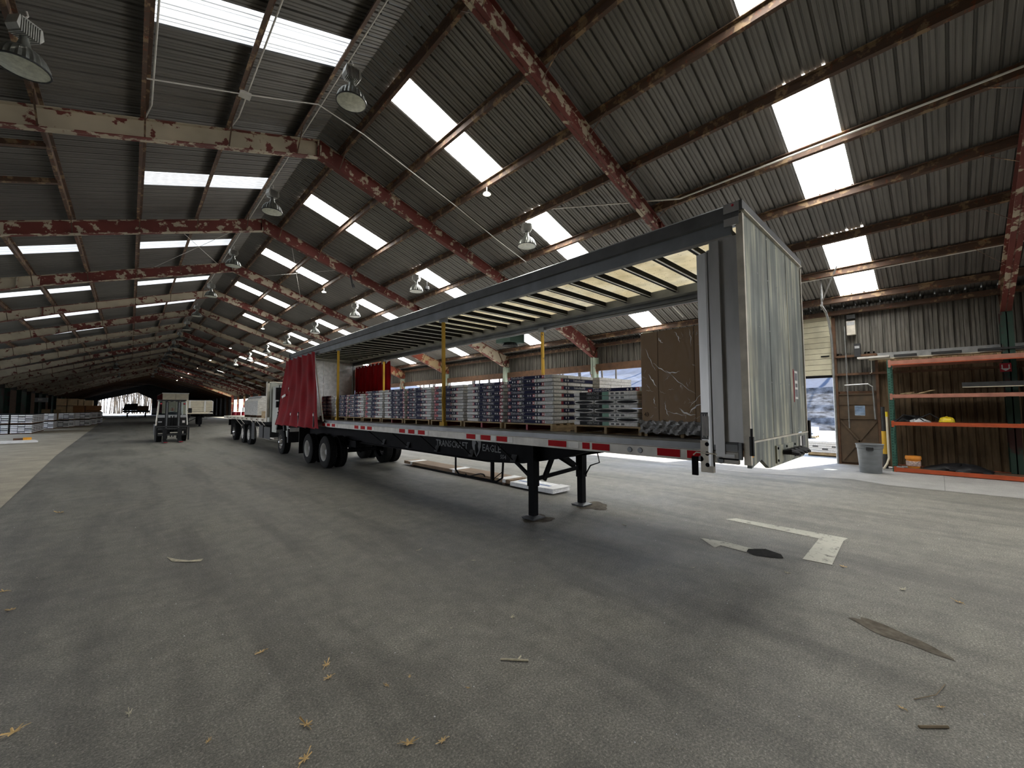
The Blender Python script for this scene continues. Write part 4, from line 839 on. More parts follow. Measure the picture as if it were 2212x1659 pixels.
for y, z, a, l, w_ in ((2.50, 2.52, 1.15, .34, .006), (2.48, 2.25, 1.0, .22, .009), (2.35, 2.40, .6, .3, .006), (2.22, 2.36, .1, .2, .010), (2.1, 2.2, .7, .42, .005), (2.3, 1.88, 1.3, .16, .008), (2.05, 1.87, .4, .22, .016), (1.95, 1.9, 2.5, .2, .012), (2.18, 1.84, .2, .26, .006), (1.75, 2.2, 2.2, .3, .005), (1.8, 2.55, 2.1, .3, .006), (2.36, 2.75, .9, .1, .012), (2.0, 2.74, 1.5, .24, .006), (1.85, 2.72, 1.2, .2, .008), (2.15, 2.76, 1.2, .16, .008), (1.7, 2.68, 2.4, .2, .006), (1.95, 2.0, 2.3, .26, .005), (2.45, 2.0, 1.5, .12, .006)): crease_glint(y, z, a, l, w_)
for i in range(30): crease_glint(random.uniform(1.65, 2.6), random.uniform(1.78, 2.85), random.uniform(0, 3.1), random.uniform(.04, .12), random.uniform(.001, .003))
b.build('crease_glints', t)  # thin pale slivers paint the film's glints onto the carton face
b = MB(); b.lathe([(.0, .03), (.08, .02), (.11, 0)], (4.9, 2.58, 2.87), m_film, 12); b.build('film_knot', t, smooth=True)
pallet(4.82, 1.64, DK, 1.4, .98, 'wooden pallet hidden under the film skirt of the tall carton')
# ------------------------------------------------------------------ straight flatbed truck behind the trailer
t = thing('flatbed_truck', 'grey straight flatbed truck parked behind the curtain trailer, facing the camera', 'truck', (5.9, 24, 0))
X0, X1 = 4.62, 7.15
b = MB(); b.box(X0 + .02, X1 - .02, 21.6, 33.1, 1.28, 1.44, m_bed); b.build('flatbed', t)
for k in range(9): y = 22.0 + k * 1.2; b = MB(); b.box(X0 - .002, X0 + .02, y, y + .8, 1.29, 1.43, m_bed); b.box(X0 - .006, X0, y + .1, y + .35, 1.33, 1.40, m_woodd); b.build('rail_panel', t)
b = MB(); b.box(X0 + .05, X0 + .25, 20.95, 21.05, 1.3, 3.1, m_truck); b.box(X0 + .02, X1 - .02, 21.0, 21.55, 1.3, 1.5, m_truck); b.box(X0, X1, 21.45, 21.6, 1.44, 3.14, m_truck); b.box(X0 - .01, X0 + .08, 21.4, 21.62, 1.28, 3.16, m_bed); b.box(X0, X1, 21.4, 21.62, 3.1, 3.16, m_bed); b.build('headboard', t)
b = MB(); b.prism([(18.0, .75), (18.0, 1.5), (18.35, 2.75), (18.8, 2.9), (20.85, 2.9), (20.85, .85), (20.1, .85), (19.95, 1.25), (19.4, 1.45), (18.7, 1.35), (18.5, .75)], 'X', X0 + .1, X1 - .1, m_truck); cab = b.build('cab', t)
b = MB(); b.prism([(18.5, 1.65), (18.68, 2.6), (19.7, 2.65), (19.7, 1.65)], 'X', X0 + .085, X0 + .1, m_glass); b.build('side_window', cab); b = MB(); b.box(X0 + .08, X0 + .1, 18.46, 18.5, 1.5, 2.7, m_bed); b.box(X0 + .08, X0 + .1, 19.7, 19.74, 1.0, 2.7, m_blk); b.build('door_trim', cab)
b = MB(); b.lathe([(0, .25), (.35, .2), (.5, 0)], (5.6, 20.2, 2.9), m_wtape, 16); b.build('roof_fairing', cab, smooth=True)
b = MB(); b.box(X0 - .38, X0 - .14, 18.25, 18.33, 2.25, 2.75, m_blk2); b.box(X0 - .36, X0 - .16, 18.25, 18.33, 1.95, 2.2, m_blk2); b.tube([(X0 + .1, 18.5, 2.85), (X0 - .25, 18.3, 2.85), (X0 - .26, 18.3, 1.85), (X0 + .1, 18.5, 1.72)], .02, m_blk2, 6); b.build('mirror', t)
b = MB(); b.box(X0 + .0, X1, 17.85, 18.0, .55, 1.1, m_blk2); b.box(X0 + .05, X0 + .45, 17.83, 17.86, .98, 1.16, m_wtape); b.build('bumper', t)
b = MB(); b.prism([(18.45, 1.0), (18.6, 1.35), (19.1, 1.5), (19.6, 1.35), (19.75, 1.0), (19.6, 1.0), (19.45, 1.25), (19.1, 1.36), (18.7, 1.25), (18.58, 1.0)], 'X', X0 + .0, X0 + .4, m_blk2); b.build('fender', t)
for x in (5.5, 6.3): b = MB(); b.box(x, x + .1, 18.2, 32.8, .85, 1.28, m_blk); b.build('frame_rail', t)
b = MB(); b.box(X0 + .05, X0 + .6, 20.95, 22.1, .5, 1.05, m_dgrey); b.box(X0 + .05, X0 + .4, 20.2, 20.9, .55, .6, m_bed); b.box(X0 + .05, X0 + .5, 22.3, 23.1, .5, 1.1, m_dgrey); b.build('fuel_tank', t)
b = MB(); b.box(X0 + .06, X0 + .08, 24.0, 24.05, .4, 1.28, m_bed); b.box(X0 + .02, X0 + .05, 23.95, 24.6, .35, 1.2, m_dgrey); b.build('splash_guard', t)
for k, y in enumerate((22.6, 23.6, 24.9, 27.6, 29.0)): b = MB(); b.bar((X0 + .03, y, 1.3), (X0 + .25, y - .5, .9), .02, .02, m_bed); b.build('rail_brace', t)
for y, mr in ((19.1, m_chrome), (25.4, m_rim), (27.0, m_rim), (29.6, m_chrome)):
    for x0, x1, d_ in ((4.66, 4.95, 1), (6.85, 7.13, -1)): wheel(t, x0, x1, y, .52, mr, d_)
b = MB(); b.box(X0 + .05, X0 + .6, 30.6, 30.63, .3, 1.25, m_dgrey); b.build('mud_flap', t)
b = MB(); b.box(X0 + .3, X1 - .3, 33.0, 33.2, .8, 1.2, m_blk); b.build('rear_bumper', t)
c = thing('wrapped_crate', 'silver film wrapped crate on the grey flatbed truck behind its headboard', 'crate', (5.6, 25.5, 1.44))
b = MB(); b.prism([(4.75, 1.56), (4.75, 2.3), (4.95, 2.52), (6.9, 2.52), (6.9, 1.56)], 'Y', 23.9, 27.2, m_crate); b.build('wrapped_load', c); b = MB(); b.box(4.9, 6.8, 24.0, 27.0, 2.52, 2.56, m_label); b.build('top_sheet', c)
for k in range(3): b = MB(); b.box(4.75, 6.9, 24 + k * 1.5, 24.1 + k * 1.5, 1.44, 1.56, m_woodd); b.build('skid', c)
w = MB(); w.box(4.72, 5.3, 22.2, 22.9, 1.44, 1.78, m_wood); tag(w.build('timber_block'), 'short tan timber block between the headboard and the wrapped crate', 'timber')

# ------------------------------------------------------------------ forklift with its driver
fy = 30.4; fx = 1.83
t = thing('forklift', 'dark forklift facing the camera in the aisle with lowered forks and a driver inside', 'forklift', (fx, fy + 1, 0))
def fb(x0, x1, y0, y1, z0, z1, m, nm): return MB().box(fx + x0, fx + x1, fy + y0, fy + y1, z0, z1, m).build(nm, t)
for s in (-1, 1):
    wheel(t, fx + s * .56 - .14, fx + s * .56 + .14, fy + .75, .40, m_dgrey, -s * -1 if False else (1 if s < 0 else -1)); wheel(t, fx + s * .52 - .12, fx + s * .52 + .12, fy + 2.6, .33, m_dgrey, 1 if s < 0 else -1)
    b = MB(); b.box(fx + s * .27 - .07, fx + s * .27 + .07, fy + .05, fy + .19, .20, 2.32, m_blk2); b.box(fx + s * .27 - .03, fx + s * .27 + .03, fy + .0, fy + .06, .2, 2.28, m_ink); b.build('mast_channel', t)
    b = MB(); b.prism([(fy - 1.15, .05), (fy - .02, .05), (fy - .02, .80), (fy - .07, .80), (fy - .07, .11), (fy - 1.15, .075)], 'X', fx + s * .33 - .09, fx + s * .33 + .09, m_blk2); b.box(fx + s * .33 - .085, fx + s * .33 + .085, fy - 1.16, fy - 1.1, .05, .085, m_redp); b.build('fork', t)
    b = MB(); b.tube([(fx + s * .70, fy + .45, .95), (fx + s * .60, fy + .5, 2.3), (fx + s * .55, fy + 1.0, 2.42), (fx + s * .55, fy + 2.2, 2.42), (fx + s * .62, fy + 2.5, 1.1)], .035, m_bed if s < 0 else m_wtape, 8); b.build('overhead_pillar', t)
    b = MB(); b.lathe([(0, fy + .28), (.055, fy + .30), (.06, fy + .36), (0, fy + .42)], (fx + s * .52, 0, 2.2), m_blk2, 12, axis='Y'); b.lathe([(0, fy + .272), (.045, fy + .29)], (fx + s * .52, 0, 2.2), m_redp, 12, axis='Y'); b.build('work_light', t)
    b = MB(); b.tube([(fx + s * .66, fy + .5, 1.8), (fx + s * .85, fy + .45, 1.9)], .012, m_blk2, 5); b.box(fx + s * .80 - .09, fx + s * .80 + .09, fy + .42, fy + .46, 1.66, 1.95, m_blk2); b.build('mirror', t)
for z in (.38, .72): fb(-.62, .62, -.02, .04, z, z + .09, m_dgrey, 'carriage_bar')
b = MB(); b.box(fx - .75, fx + .75, fy - .03, fy + .04, .86, .93, m_dgrey); b.box(fx - .77, fx - .70, fy - .02, fy + .05, .1, .93, m_dgrey); b.box(fx + .70, fx + .77, fy - .02, fy + .05, .1, .93, m_dgrey); b.box(fx - .62, fx - .3, fy - .05, fy - .03, .50, .53, m_bed); b.box(fx - .1, fx + .4, fy - .05, fy - .03, .52, .57, m_bed); b.box(fx + .45, fx + .5, fy - .05, fy - .03, .48, .62, m_bed); b.build('carriage_frame', t)
fb(-.72, .72, .5, 2.9, .35, 1.0, m_blk2, 'chassis'); fb(-.62, .62, 2.2, 3.0, .45, 1.35, m_dgrey, 'counterweight')
b = MB(); b.box(fx - .62, fx + .62, fy + .45, fy + 2.4, 2.38, 2.44, m_blk2)
for k in range(5): b.box(fx - .5 + k * .25, fx - .47 + k * .25, fy + .5, fy + 2.3, 2.34, 2.38, m_blk2)
b.build('roof_guard', t)
b = MB(); b.box(fx - .66, fx + .66, fy + .44, fy + .47, 1.40, 1.56, m_label); b.box(fx - .66, fx + .66, fy + .44, fy + .47, .95, 1.40, m_blk2); b.build('dash_cowl', t)
b = MB(); b.box(fx - .6, fx + .6, fy + .455, fy + .46, 1.56, 2.34, m_glass); b.build('windscreen', t)
b = MB(); b.box(fx - .62, fx - .45, fy + .42, fy + .44, 1.12, 1.19, m_label); b.box(fx + .46, fx + .58, fy + .42, fy + .44, 1.08, 1.22, m_wtape); b.build('sticker', t)
b = MB(); b.tube([(fx - .07, fy + .1, .3), (fx - .07, fy + .1, 1.5)], .025, m_blk, 8); b.tube([(fx + .05, fy + .1, .3), (fx + .05, fy + .1, 1.5)], .025, m_blk, 8); b.build('lift_cylinder', t)
b = MB(); b.box(fx - .2, fx + .3, fy + 1.35, fy + 1.8, .98, 1.12, m_blk2); b.box(fx - .2, fx + .3, fy + 1.78, fy + 1.9, 1.1, 1.7, m_blk2); b.build('seat', t)
b = MB(); b.lathe([(.17, 0), (.18, .012), (.17, .024), (.16, .012), (.17, 0)], (fx + .05, fy + .95, 1.42), m_blk2, 20); b.tube([(fx + .05, fy + .95, 1.43), (fx + .05, fy + .7, 1.0)], .03, m_blk2, 8); b.build('steering_wheel', t)
# driver: one skinned figure seated at the wheel
def skin(name, verts, edges, rad, mat, parent=None, o=(0, 0, 0), sub=2, root=0):
    me = bpy.data.meshes.new(name); me.from_pydata([Vector(v) - Vector(o) for v in verts], edges, []); ob = bpy.data.objects.new(name, me); C.objects.link(ob)
    ob['_o'] = tuple(o)
    if parent is None: ob.location = o
    else: ob.parent = parent
    md = ob.modifiers.new('skin', 'SKIN'); md.use_smooth_shade = True
    if not me.skin_vertices: 
        bpy.context.view_layer.objects.active = ob
    sv = me.skin_vertices[0].data
    for i, r in enumerate(rad): sv[i].radius = (r, r) if not isinstance(r, tuple) else r; sv[i].use_root = (i == root)
    md2 = ob.modifiers.new('s', 'SUBSURF'); md2.levels = sub; md2.render_levels = sub
    me.materials.append(mat); return ob
px, py = fx + .05, fy + 1.5
V = [(0, .0, 1.20), (0, .02, 1.36), (0, .03, 1.52), (0, .02, 1.66), (0, 0, 1.74), (0, -.03, 1.83), (0, -.035, 1.93),
     (.17, .02, 1.64), (.24, -.1, 1.46), (.17, -.36, 1.47), (.15, -.44, 1.47), (-.17, .02, 1.64), (-.24, -.1, 1.46), (-.17, -.36, 1.47), (-.15, -.44, 1.47),
     (.10, -.02, 1.17), (.13, -.42, 1.20), (.13, -.47, .85), (.13, -.58, .80), (-.10, -.02, 1.17), (-.13, -.42, 1.20), (-.13, -.47, .85), (-.13, -.58, .80)]
Eg = [(0, 1), (1, 2), (2, 3), (3, 4), (4, 5), (5, 6), (3, 7), (7, 8), (8, 9), (9, 10), (3, 11), (11, 12), (12, 13), (13, 14), (0, 15), (15, 16), (16, 17), (17, 18), (0, 19), (19, 20), (20, 21), (21, 22)]
Rr = [.15, .145, .16, .12, .055, .085, .075, .065, .05, .036, .03, .065, .05, .036, .03, .09, .07, .055, .04, .09, .07, .055, .04]
try:
    per = skin('person', [(px + a, py + b_, c_) for a, b_, c_ in V], Eg, Rr, m_cloth, None, (px, py, 1.2))
    per['label'] = 'person in a dark jacket with short grey hair seated driving the forklift'; per['category'] = 'person'
    hd = MB(); hy_, hz = py - .045, 1.88
    hd.lathe([(0, -.115), (.045, -.105), (.068, -.06), (.078, 0), (.080, .04), (.065, .09), (.035, .115), (0, .12)], (px, hy_, hz), m_skin, 20)
    hd.prism([(px - .012, hz - .02), (px + .012, hz - .02), (px + .006, hz + .03), (px - .006, hz + .03)], 'Y', hy_ - .100, hy_ - .07, m_skin)
    for s in (-1, 1): hd.lathe([(0, hy_ - .082), (.012, hy_ - .078), (.013, hy_ - .06)], (px + s * .03, 0, hz + .02), m_dgrey, 8, axis='Y'); hd.box(px + s * .08 - .008, px + s * .08 + .008, hy_ - .01, hy_ + .02, hz - .03, hz + .03, m_skin)
    hd.box(px - .022, px + .022, hy_ - .079, hy_ - .07, hz - .055, hz - .047, m_redp); hd.build('face', per, smooth=True)
    hr = MB(); hr.lathe([(.082, .02), (.086, .05), (.07, .10), (.038, .127), (0, .131)], (px, hy_ + .012, hz), m_hair, 20); hr.build('hair', per, smooth=True)
    cl = MB(); cl.lathe([(.06, -.005), (.075, -.04), (.10, -.06)], (px, py - .005, 1.79), m_shirt, 16); cl.build('collar', per, smooth=True)
    for s in (-1, 1):
        hx_, hy2, hz2 = px + s * .15, py - .46, 1.465
        vv = [(hx_, hy2 + .02, hz2)]; ee = []; rr_ = [.022]
        vv.append((hx_, hy2 - .03, hz2)); ee.append((0, 1)); rr_.append(.028)
        for k in range(4):
            bx_ = hx_ + (k - 1.5) * .019; i = len(vv); ln = (.030, .036, .034, .026)[k]
            vv += [(bx_, hy2 - .055, hz2 + .004), (bx_, hy2 - .055 - ln * .7, hz2 - .008), (bx_, hy2 - .06 - ln * .6, hz2 - .008 - ln)]; ee += [(1, i), (i, i + 1), (i + 1, i + 2)]; rr_ += [.010, .009, .008]
        i = len(vv); vv += [(hx_ - s * .04, hy2 - .02, hz2 - .01), (hx_ - s * .05, hy2 - .05, hz2 - .02)]; ee += [(0, i), (i, i + 1)]; rr_ += [.011, .009]
        h_ = skin('hand', [tuple(Vector(q)) for q in vv], ee, rr_, m_skin, None, (px, py, 1.2), 1); h_.location = (0, 0, 0); h_.parent = per
except Exception as ex: print('person failed', ex)

# ------------------------------------------------------------------ vehicles deeper in the hall
t = thing('box_trailer', 'tall trailer with pale front wall and dark red side curtain, directly behind the forklift', 'trailer', (4.2, 74, 0))
b = MB(); b.box(3.0, 5.6, 68, 68.06, 1.3, 3.92, m_tan); b.box(2.95, 5.65, 67.97, 68.1, 3.84, 3.95, m_wtape); b.box(4.28, 4.30, 67.98, 68.0, 1.3, 3.9, m_dgrey); b.build('front_wall', t)
rows = [[(3.0 - .08 * math.sin(j * 1.3), 68.1 + j * .6, z) for j in range(22)] for z in (3.85, 2.6, 1.35)]
b = MB(); b.grid(rows, m_curt); b.build('side_curtain', t, smooth=True)
b = MB(); b.box(3.0, 5.6, 68.1, 81.4, 3.86, 3.92, m_tan); b.build('roof', t); b = MB(); b.box(3.0, 5.6, 68.1, 81.4, 1.15, 1.35, m_blk); b.build('deck', t)
for x in (3.4, 5.2): b = MB(); b.box(x - .08, x + .08, 70.5, 70.7, 0, 1.2, m_blk); b.build('landing_leg', t)
for y in (78.5, 79.8): wheel(t, 3.05, 3.5, y, .5, m_rim, 1); wheel(t, 5.1, 5.55, y, .5, m_rim, -1)
t = thing('stake_front_trailer', 'flatbed trailer with ribbed pale headboard on landing legs, just right of the forklift', 'trailer', (5.2, 54, 0))
b = MB()
for k in range(5): z = 1.66 + k * .215; b.box(3.9, 6.45, 53.5, 53.55, z, z + .19, m_tan)
for x in (4.45, 5.72): b.box(x, x + .14, 53.42, 53.5, 1.6, 2.72, m_wtape)
b.prism([(3.85, 1.6), (3.85, 2.78), (6.35, 2.78), (6.5, 2.66), (6.5, 1.6), (6.45, 1.6), (6.45, 2.64), (6.33, 2.73), (3.9, 2.73), (3.9, 1.6)], 'Y', 53.48, 53.56, m_wtape); b.build('headboard', t)
b = MB(); b.prism([(3.9, 1.36), (5.9, 1.36), (6.3, 1.62), (3.9, 1.62)], 'Y', 53.44, 53.5, m_tan); b.build('nose_plate', t)
b = MB(); b.box(3.9, 6.5, 53.5, 66, 1.36, 1.5, m_bed); b.build('deck', t)
b = MB(); b.box(4.5, 4.62, 53.9, 65.8, .95, 1.36, m_blk); b.box(5.7, 5.82, 53.9, 65.8, .95, 1.36, m_blk); b.build('main_beam', t)
for x in (4.5, 5.5): b = MB(); b.box(x - .08, x + .08, 54.5, 54.66, 0, 1.3, m_blk); b.box(x - .14, x + .14, 54.45, 54.71, 0, .03, m_blk); b.build('landing_leg', t)
b = MB(); b.tube([(5.5, 54.4, 1.2), (6.05, 54.3, 1.15), (6.1, 54.3, .8), (5.6, 54.4, .75)], .02, m_dgrey, 6); b.build('crank_handle', t)
b = MB(); b.bar((4.5, 54.6, .5), (5.5, 54.6, 1.1), .05, .06, m_blk); b.build('leg_brace', t)
for y in (61.5, 62.8): wheel(t, 3.95, 4.4, y, .5, m_rim, 1); wheel(t, 5.95, 6.4, y, .5, m_rim, -1)
t = thing('gooseneck_trailer', 'dark parked trailer silhouetted against the far daylight opening', 'trailer', (0, 128, 0))
b = MB(); b.prism([(-1.2, 1.55), (-.75, 3.0), (1.3, 3.15), (1.3, 1.55)], 'Y', 126, 130, m_blk); b.build('cab_box', t); b = MB(); b.box(1.35, 3.2, 127, 131, 1.4, 2.6, m_woodd); b.build('stake_box', t); b = MB(); b.box(-1.1, 3.4, 126, 136, 1.1, 1.5, m_blk); b.build('frame', t)
for x in (-.5, 2.6): b = MB(); b.lathe([(.0, x), (.5, x), (.5, x + .3), (0, x + .3)], (0, 129, .5), m_tyre, 20, axis='X'); b.build('wheel', t)

# ------------------------------------------------------------------ palletised goods along the left wall
def load_proto():
    t = thing('strapped_bundle_load', 'x', 'pallet load', (0, 0, 0)); b = MB(); 
    for l in range(5):
        for k in range(3):
            x = k * .362; b.box(x + .006, x + .350, random.uniform(0, .02), 1.06, .09 + l * .13, .09 + l * .13 + .078, m_wrap)
        b.box(.012, 1.07, .012, 1.05, .09 + l * .13 + .05, .09 + l * .13 + .131, m_blkp)
    b.build('bundles', t); b = MB(); b.box(0, 1.09, 0, 1.09, .0, .03, m_woodd); 
    for k in range(3): b.box(k * .5, k * .5 + .08, 0, 1.09, .03, .09, m_woodd)
    b.build('pallet', t); b = MB(); b.box(.36, .375, -.004, 0, .09, .73, m_navy); b.box(.71, .725, -.004, 0, .09, .73, m_navy); b.build('strap', t); return t
lp = load_proto(); firstl = True
rows_ = [('first', -6.55, 48.6, 2, 4), ('second', -6.35, 58.6, 2, 1), ('third', -5.6, 61.5, 1, 0), ('fourth', -5.35, 63.0, 2, 1), ('fifth', -4.3, 65.2, 2, 3), ('sixth', -4.0, 70.0, 2, 2), ('seventh', -3.75, 73.8, 2, 4)]
for nm, x, y, hgt, back in rows_:
    for r in range(back + 1):
        for l in range(hgt):
            xs = [x - 1.18 * k for k in range(2 if nm == 'first' else 1)] + ([x - 1.18 * 2] if nm in ('second',) else [])
            for k, xx in enumerate(xs):
                lab = '%s white strapped load on the left, %s cluster away, %s deep%s' % (['lower', 'upper'][l], nm, ORD[r], ['', ', one to the left', ', two to the left'][k])
                if firstl: lp.location = (xx, y + r * 1.25, l * .775); lp['label'] = lab; lp['group'] = 'strapped bundle loads on the left'; firstl = False
                else: place(lp, (xx, y + r * 1.25, l * .775), label=lab)
for i, (x, y, nz, mt, w_, h_) in enumerate([(-8.64, 98, 3, m_pack, 1.18, 1.2), (-7.43, 98, 3, m_pack, 1.18, 1.2), (-6.22, 98, 3, m_pack, .66, 1.17), (-5.53, 98, 3, m_pack, 1.0, 1.12), (-5.95, 86, 2, m_packd, 1.22, 1.2), (-4.7, 86, 3, m_packd, 1.62, .8)]):
    for l in range(nz):
        t = thing('lumber_pack', 'stacked %s pack near the far left wall, %s stack along, %s level up' % ('dark brown timber' if mt is m_packd else 'tan timber', ORD[i], ORD[l]), 'timber pack', (x, y, l * h_), 'far left timber packs')
        MB().box(x, x + w_ - .06, y, y + 3.5, l * h_ + .09, (l + 1) * h_, mt).build('boards', t); MB().box(x + .1, x + w_ - .16, y + .05, y + .2, l * h_, l * h_ + .09, m_woodd).build('bearer', t)
t = thing('long_rail', 'long white channel lying on the concrete at the left edge', 'beam', (-6, 35.3, 0))
b = MB(); b.prism([(-9.5, 0), (-9.5, .17), (-3.85, .2), (-3.7, .14), (-3.7, .05), (-5.4, .03), (-5.4, 0)], 'Y', 35.1, 35.35, m_wtape); b.build('channel', t)
t = thing('amber_beacon', 'small amber block on the end of the white channel', 'beacon', (-4.1, 35.2, .2))
MB().box(-4.25, -3.95, 35.12, 35.3, .19, .34, m_amber).build('amber_block', t); MB().box(-4.6, -4.25, 35.12, 35.3, .19, .31, m_woodd).build('mount', t)
b = MB(); b.box(-8.7, -7.9, 83.9, 84.0, 0, 1.9, m_wood); b.box(-7.6, -6.9, 83.9, 84.0, 0, 1.85, m_wood); tag(b.build('leaning_boards'), 'tan boards leaning on the dark left wall behind the white loads', 'boards')
b = MB(); b.box(-9.6, -8.4, 86, 86.3, 2.9, 3.5, m_label); b.box(-9.3, -8.9, 85.98, 86, 3.1, 3.4, m_wtape); tag(b.build('wall_heater'), 'grey box unit mounted high on the left wall beside the timber packs', 'heater')
# goods standing outside / at the far right openings
for i, (x, y, w_, h_, m1, m2) in enumerate([(14.2, 92, 1.3, 1.3, m_wrap, m_navy), (15.6, 90, 1.2, 2.1, m_wtape, m_label), (13.0, 74, 1.5, .8, m_wtape, m_redp), (14.0, 66, 1.6, 1.7, m_wtape, m_redp), (15.6, 60, 1.6, 1.7, m_redp, m_wtape), (14.6, 52, 1.4, 1.2, m_wtape, m_redp)]):
    t = thing('wrapped_goods', 'wrapped goods pallet by the distant right hand openings, %s from the far end' % ORD[i], 'pallet load', (x, y, 0), 'goods by the right openings')
    MB().box(x, x + w_, y, y + 1.2, .12, h_, m1).build('goods', t); MB().box(x, x + w_, y, y + 1.2, 0, .12, m_woodd).build('pallet', t)
    b = MB(); b.box(x - .01, x, y + .2, y + 1.0, h_ * .3, h_ * .6, m2); b.box(x + .2, x + w_ - .2, y - .01, y, h_ * .3, h_ * .7, m2); b.build('print_panel', t)
for i, (x, y) in enumerate(((13.2, 84), (13.9, 84.6), (14.6, 84))):
    t = thing('red_drum', 'red drum standing by the far right columns, %s of three' % ['left', 'middle', 'right'][i], 'drum', (x, y, 0), 'red drums'); b = MB(); b.lathe([(0, 0), (.35, 0), (.36, .5), (.35, 1.3), (0, 1.3)], (x, y, 0), m_redp, 20); b.build('drum', t); b = MB(); b.lathe([(.36, .62), (.375, .65), (.36, .68)], (x, y, 0), m_dgrey, 20); b.build('hoop', t)
# lumber lying under the trailer
t = thing('lumber_bundle', 'long low timber bundle lying on the asphalt under the trailer', 'timber', (7.1, 10, 0))
MB().box(6.83, 7.38, 7.3, 12.55, .05, .14, m_midwood).build('boards', t); MB().box(6.85, 7.36, 7.5, 7.6, 0, .05, m_woodd).box(6.85, 7.36, 12, 12.1, 0, .05, m_woodd).build('bearer', t)
for y in (12.0, 9.6, 7.45): MB().box(6.82, 7.39, y, y + .28, .138, .146, m_wtape).box(6.815, 6.83, y, y + .12, .06, .13, m_wtape).build('paper_label', t)
t = thing('wrapped_trim_bundle', 'white film wrapped trim bundle lying beyond the landing legs', 'timber', (7.05, 6.4, 0))
b = MB(); b.box(6.78, 7.36, 5.88, 7.25, .03, .12, m_wrap); b.box(6.79, 6.80, 5.9, 7.2, .03, .12, m_wood); b.build('boards', t); b = MB(); b.box(6.77, 7.37, 5.86, 6.15, .125, .132, m_wtape); b.box(7.0, 7.1, 5.9, 7.2, .121, .124, m_blue); b.build('film_end', t)
# ------------------------------------------------------------------ pallet rack and what stands on it
t = thing('pallet_rack', 'orange and green steel pallet rack against the right wall', 'rack', (16.9, -.6, 0))
def upright(x, y):
    b = MB(); h = 3.3
    for xx in (x, x + .85):
        b.box(xx, xx + .075, y, y + .008, 0, h, m_rackg); b.box(xx, xx + .008, y - .06, y, 0, h, m_rackg); b.box(xx + .067, xx + .075, y - .06, y, 0, h, m_rackg)
        for k in range(40): 
            for dx in (.016, .048): b.box(xx - .001, xx + .0, y - .05 + dx * .6, y - .038 + dx * .6, .08 + k * .08, .10 + k * .08, m_blk); b.box(xx + dx, xx + dx + .012, y + .008, y + .0085, .08 + k * .08, .10 + k * .08, m_blk)
    for k in range(5): b.bar((x + .03, y - .03, .2 + k * .62), (x + .88, y - .03, .2 + (k + 1) * .55), .02, .03, m_rackg)
    return b.build('upright', t)
upright(16.36, 1.02); upright(16.36, -2.7)
for z, mt, h in ((.02, m_org, .11), (1.36, m_org, .10), (2.16, m_orgf, .10), (3.12, m_orgf, .14)):
    for x in (16.335, 17.25):
        b = MB(); b.prism([(x, z), (x, z + h), (x + .03, z + h), (x + .03, z + h - .03), (x + .045, z + h - .03), (x + .045, z)], 'Y', -2.72, .96, mt); b.box(x - .004, x + .05, .94, 1.0, z - .05, z + h + .03, mt); b.build('beam', t)
    b = MB(); b.box(16.36, 17.26, -2.7, .95, z + h - .03, z + h - .012, m_woodd); b.build('shelf_deck', t)
b = MB(); b.box(16.334, 16.336, -2.7, .95, 3.12, 3.145, m_org); b.build('beam_lip', t)
t = thing('wheeled_bin', 'round grey plastic bin standing left of the rack', 'bin', (15.65, 1.45, 0)); t.name = 'waste_bin'
b = MB(); b.lathe([(0, 0), (.235, 0), (.245, .02), (.285, .70), (.30, .71), (.305, .80), (.32, .815), (.32, .83), (.29, .83), (.275, .70), (.23, .04), (0, .03)], (15.65, 1.45, 0), m_bin, 40); b.build('body', t, smooth=True)
b = MB(); b.box(15.33, 15.37, 1.34, 1.50, .66, .76, m_dgrey); b.box(15.32, 15.335, 1.32, 1.52, .75, .78, m_bin); b.build('handle', t)
t = thing('bucket', 'orange lidded tub standing on the lowest level of the rack', 'bucket', (16.75, .6, .12))
b = MB(); b.lathe([(0, 0), (.14, 0), (.155, .26), (0, .26)], (16.72, .6, .12), m_bucket, 28); b.lathe([(.150, .06), (.156, .06), (.160, .2), (.152, .2)], (16.72, .6, .12), m_bpr, 28); b.build('tub', t, smooth=True)
b = MB(); b.lathe([(.158, .24), (.175, .25), (.175, .30), (.165, .345), (0, .345)], (16.72, .6, .12), m_bucket, 28); b.build('lid', t, smooth=True); b = MB(); b.tube([(16.60, .72, .33), (16.54, .65, .27), (16.53, .55, .26), (16.60, .48, .33)], .005, m_cond, 5); b.build('handle', t)
t = thing('hard_hat', 'yellow hard hat on the orange middle shelf', 'hard hat', (16.6, -.12, 1.45))
b = MB(); b.lathe([(.17, .02), (.155, .03), (.15, .09), (.12, .14), (.06, .165), (0, .17)], (16.6, -.12, 1.45), m_ylw, 28); b.box(16.45, 16.75, -.14, -.10, 1.60, 1.63, m_ylw); b.build('shell', t, smooth=True); b = MB(); b.lathe([(.165, 0), (.168, .02), (.15, .02)], (16.6, -.12, 1.45), m_blk2, 28); b.build('headband', t)
def lump(name, label, cat, c, s, mt, seed, parent_extra=None):
    random.seed(seed); b = MB(); n = 26; rows = []
    for i in range(9):
        ph = i / 8 * math.pi / 2; row = []
        for j in range(n + 1):
            a = 2 * math.pi * (j % n) / n; k = 1 + .22 * math.sin(3 * a + seed) + .12 * math.sin(7 * a + i)
            row.append((c[0] + s[0] * math.cos(ph) * math.cos(a) * k, c[1] + s[1] * math.cos(ph) * math.sin(a) * k, c[2] + s[2] * math.sin(ph) * (1 + .25 * math.sin(5 * a + seed))))
        rows.append(row)
    b.grid(rows, mt); return tag(b.build(name, smooth=True, o=c), label, cat)
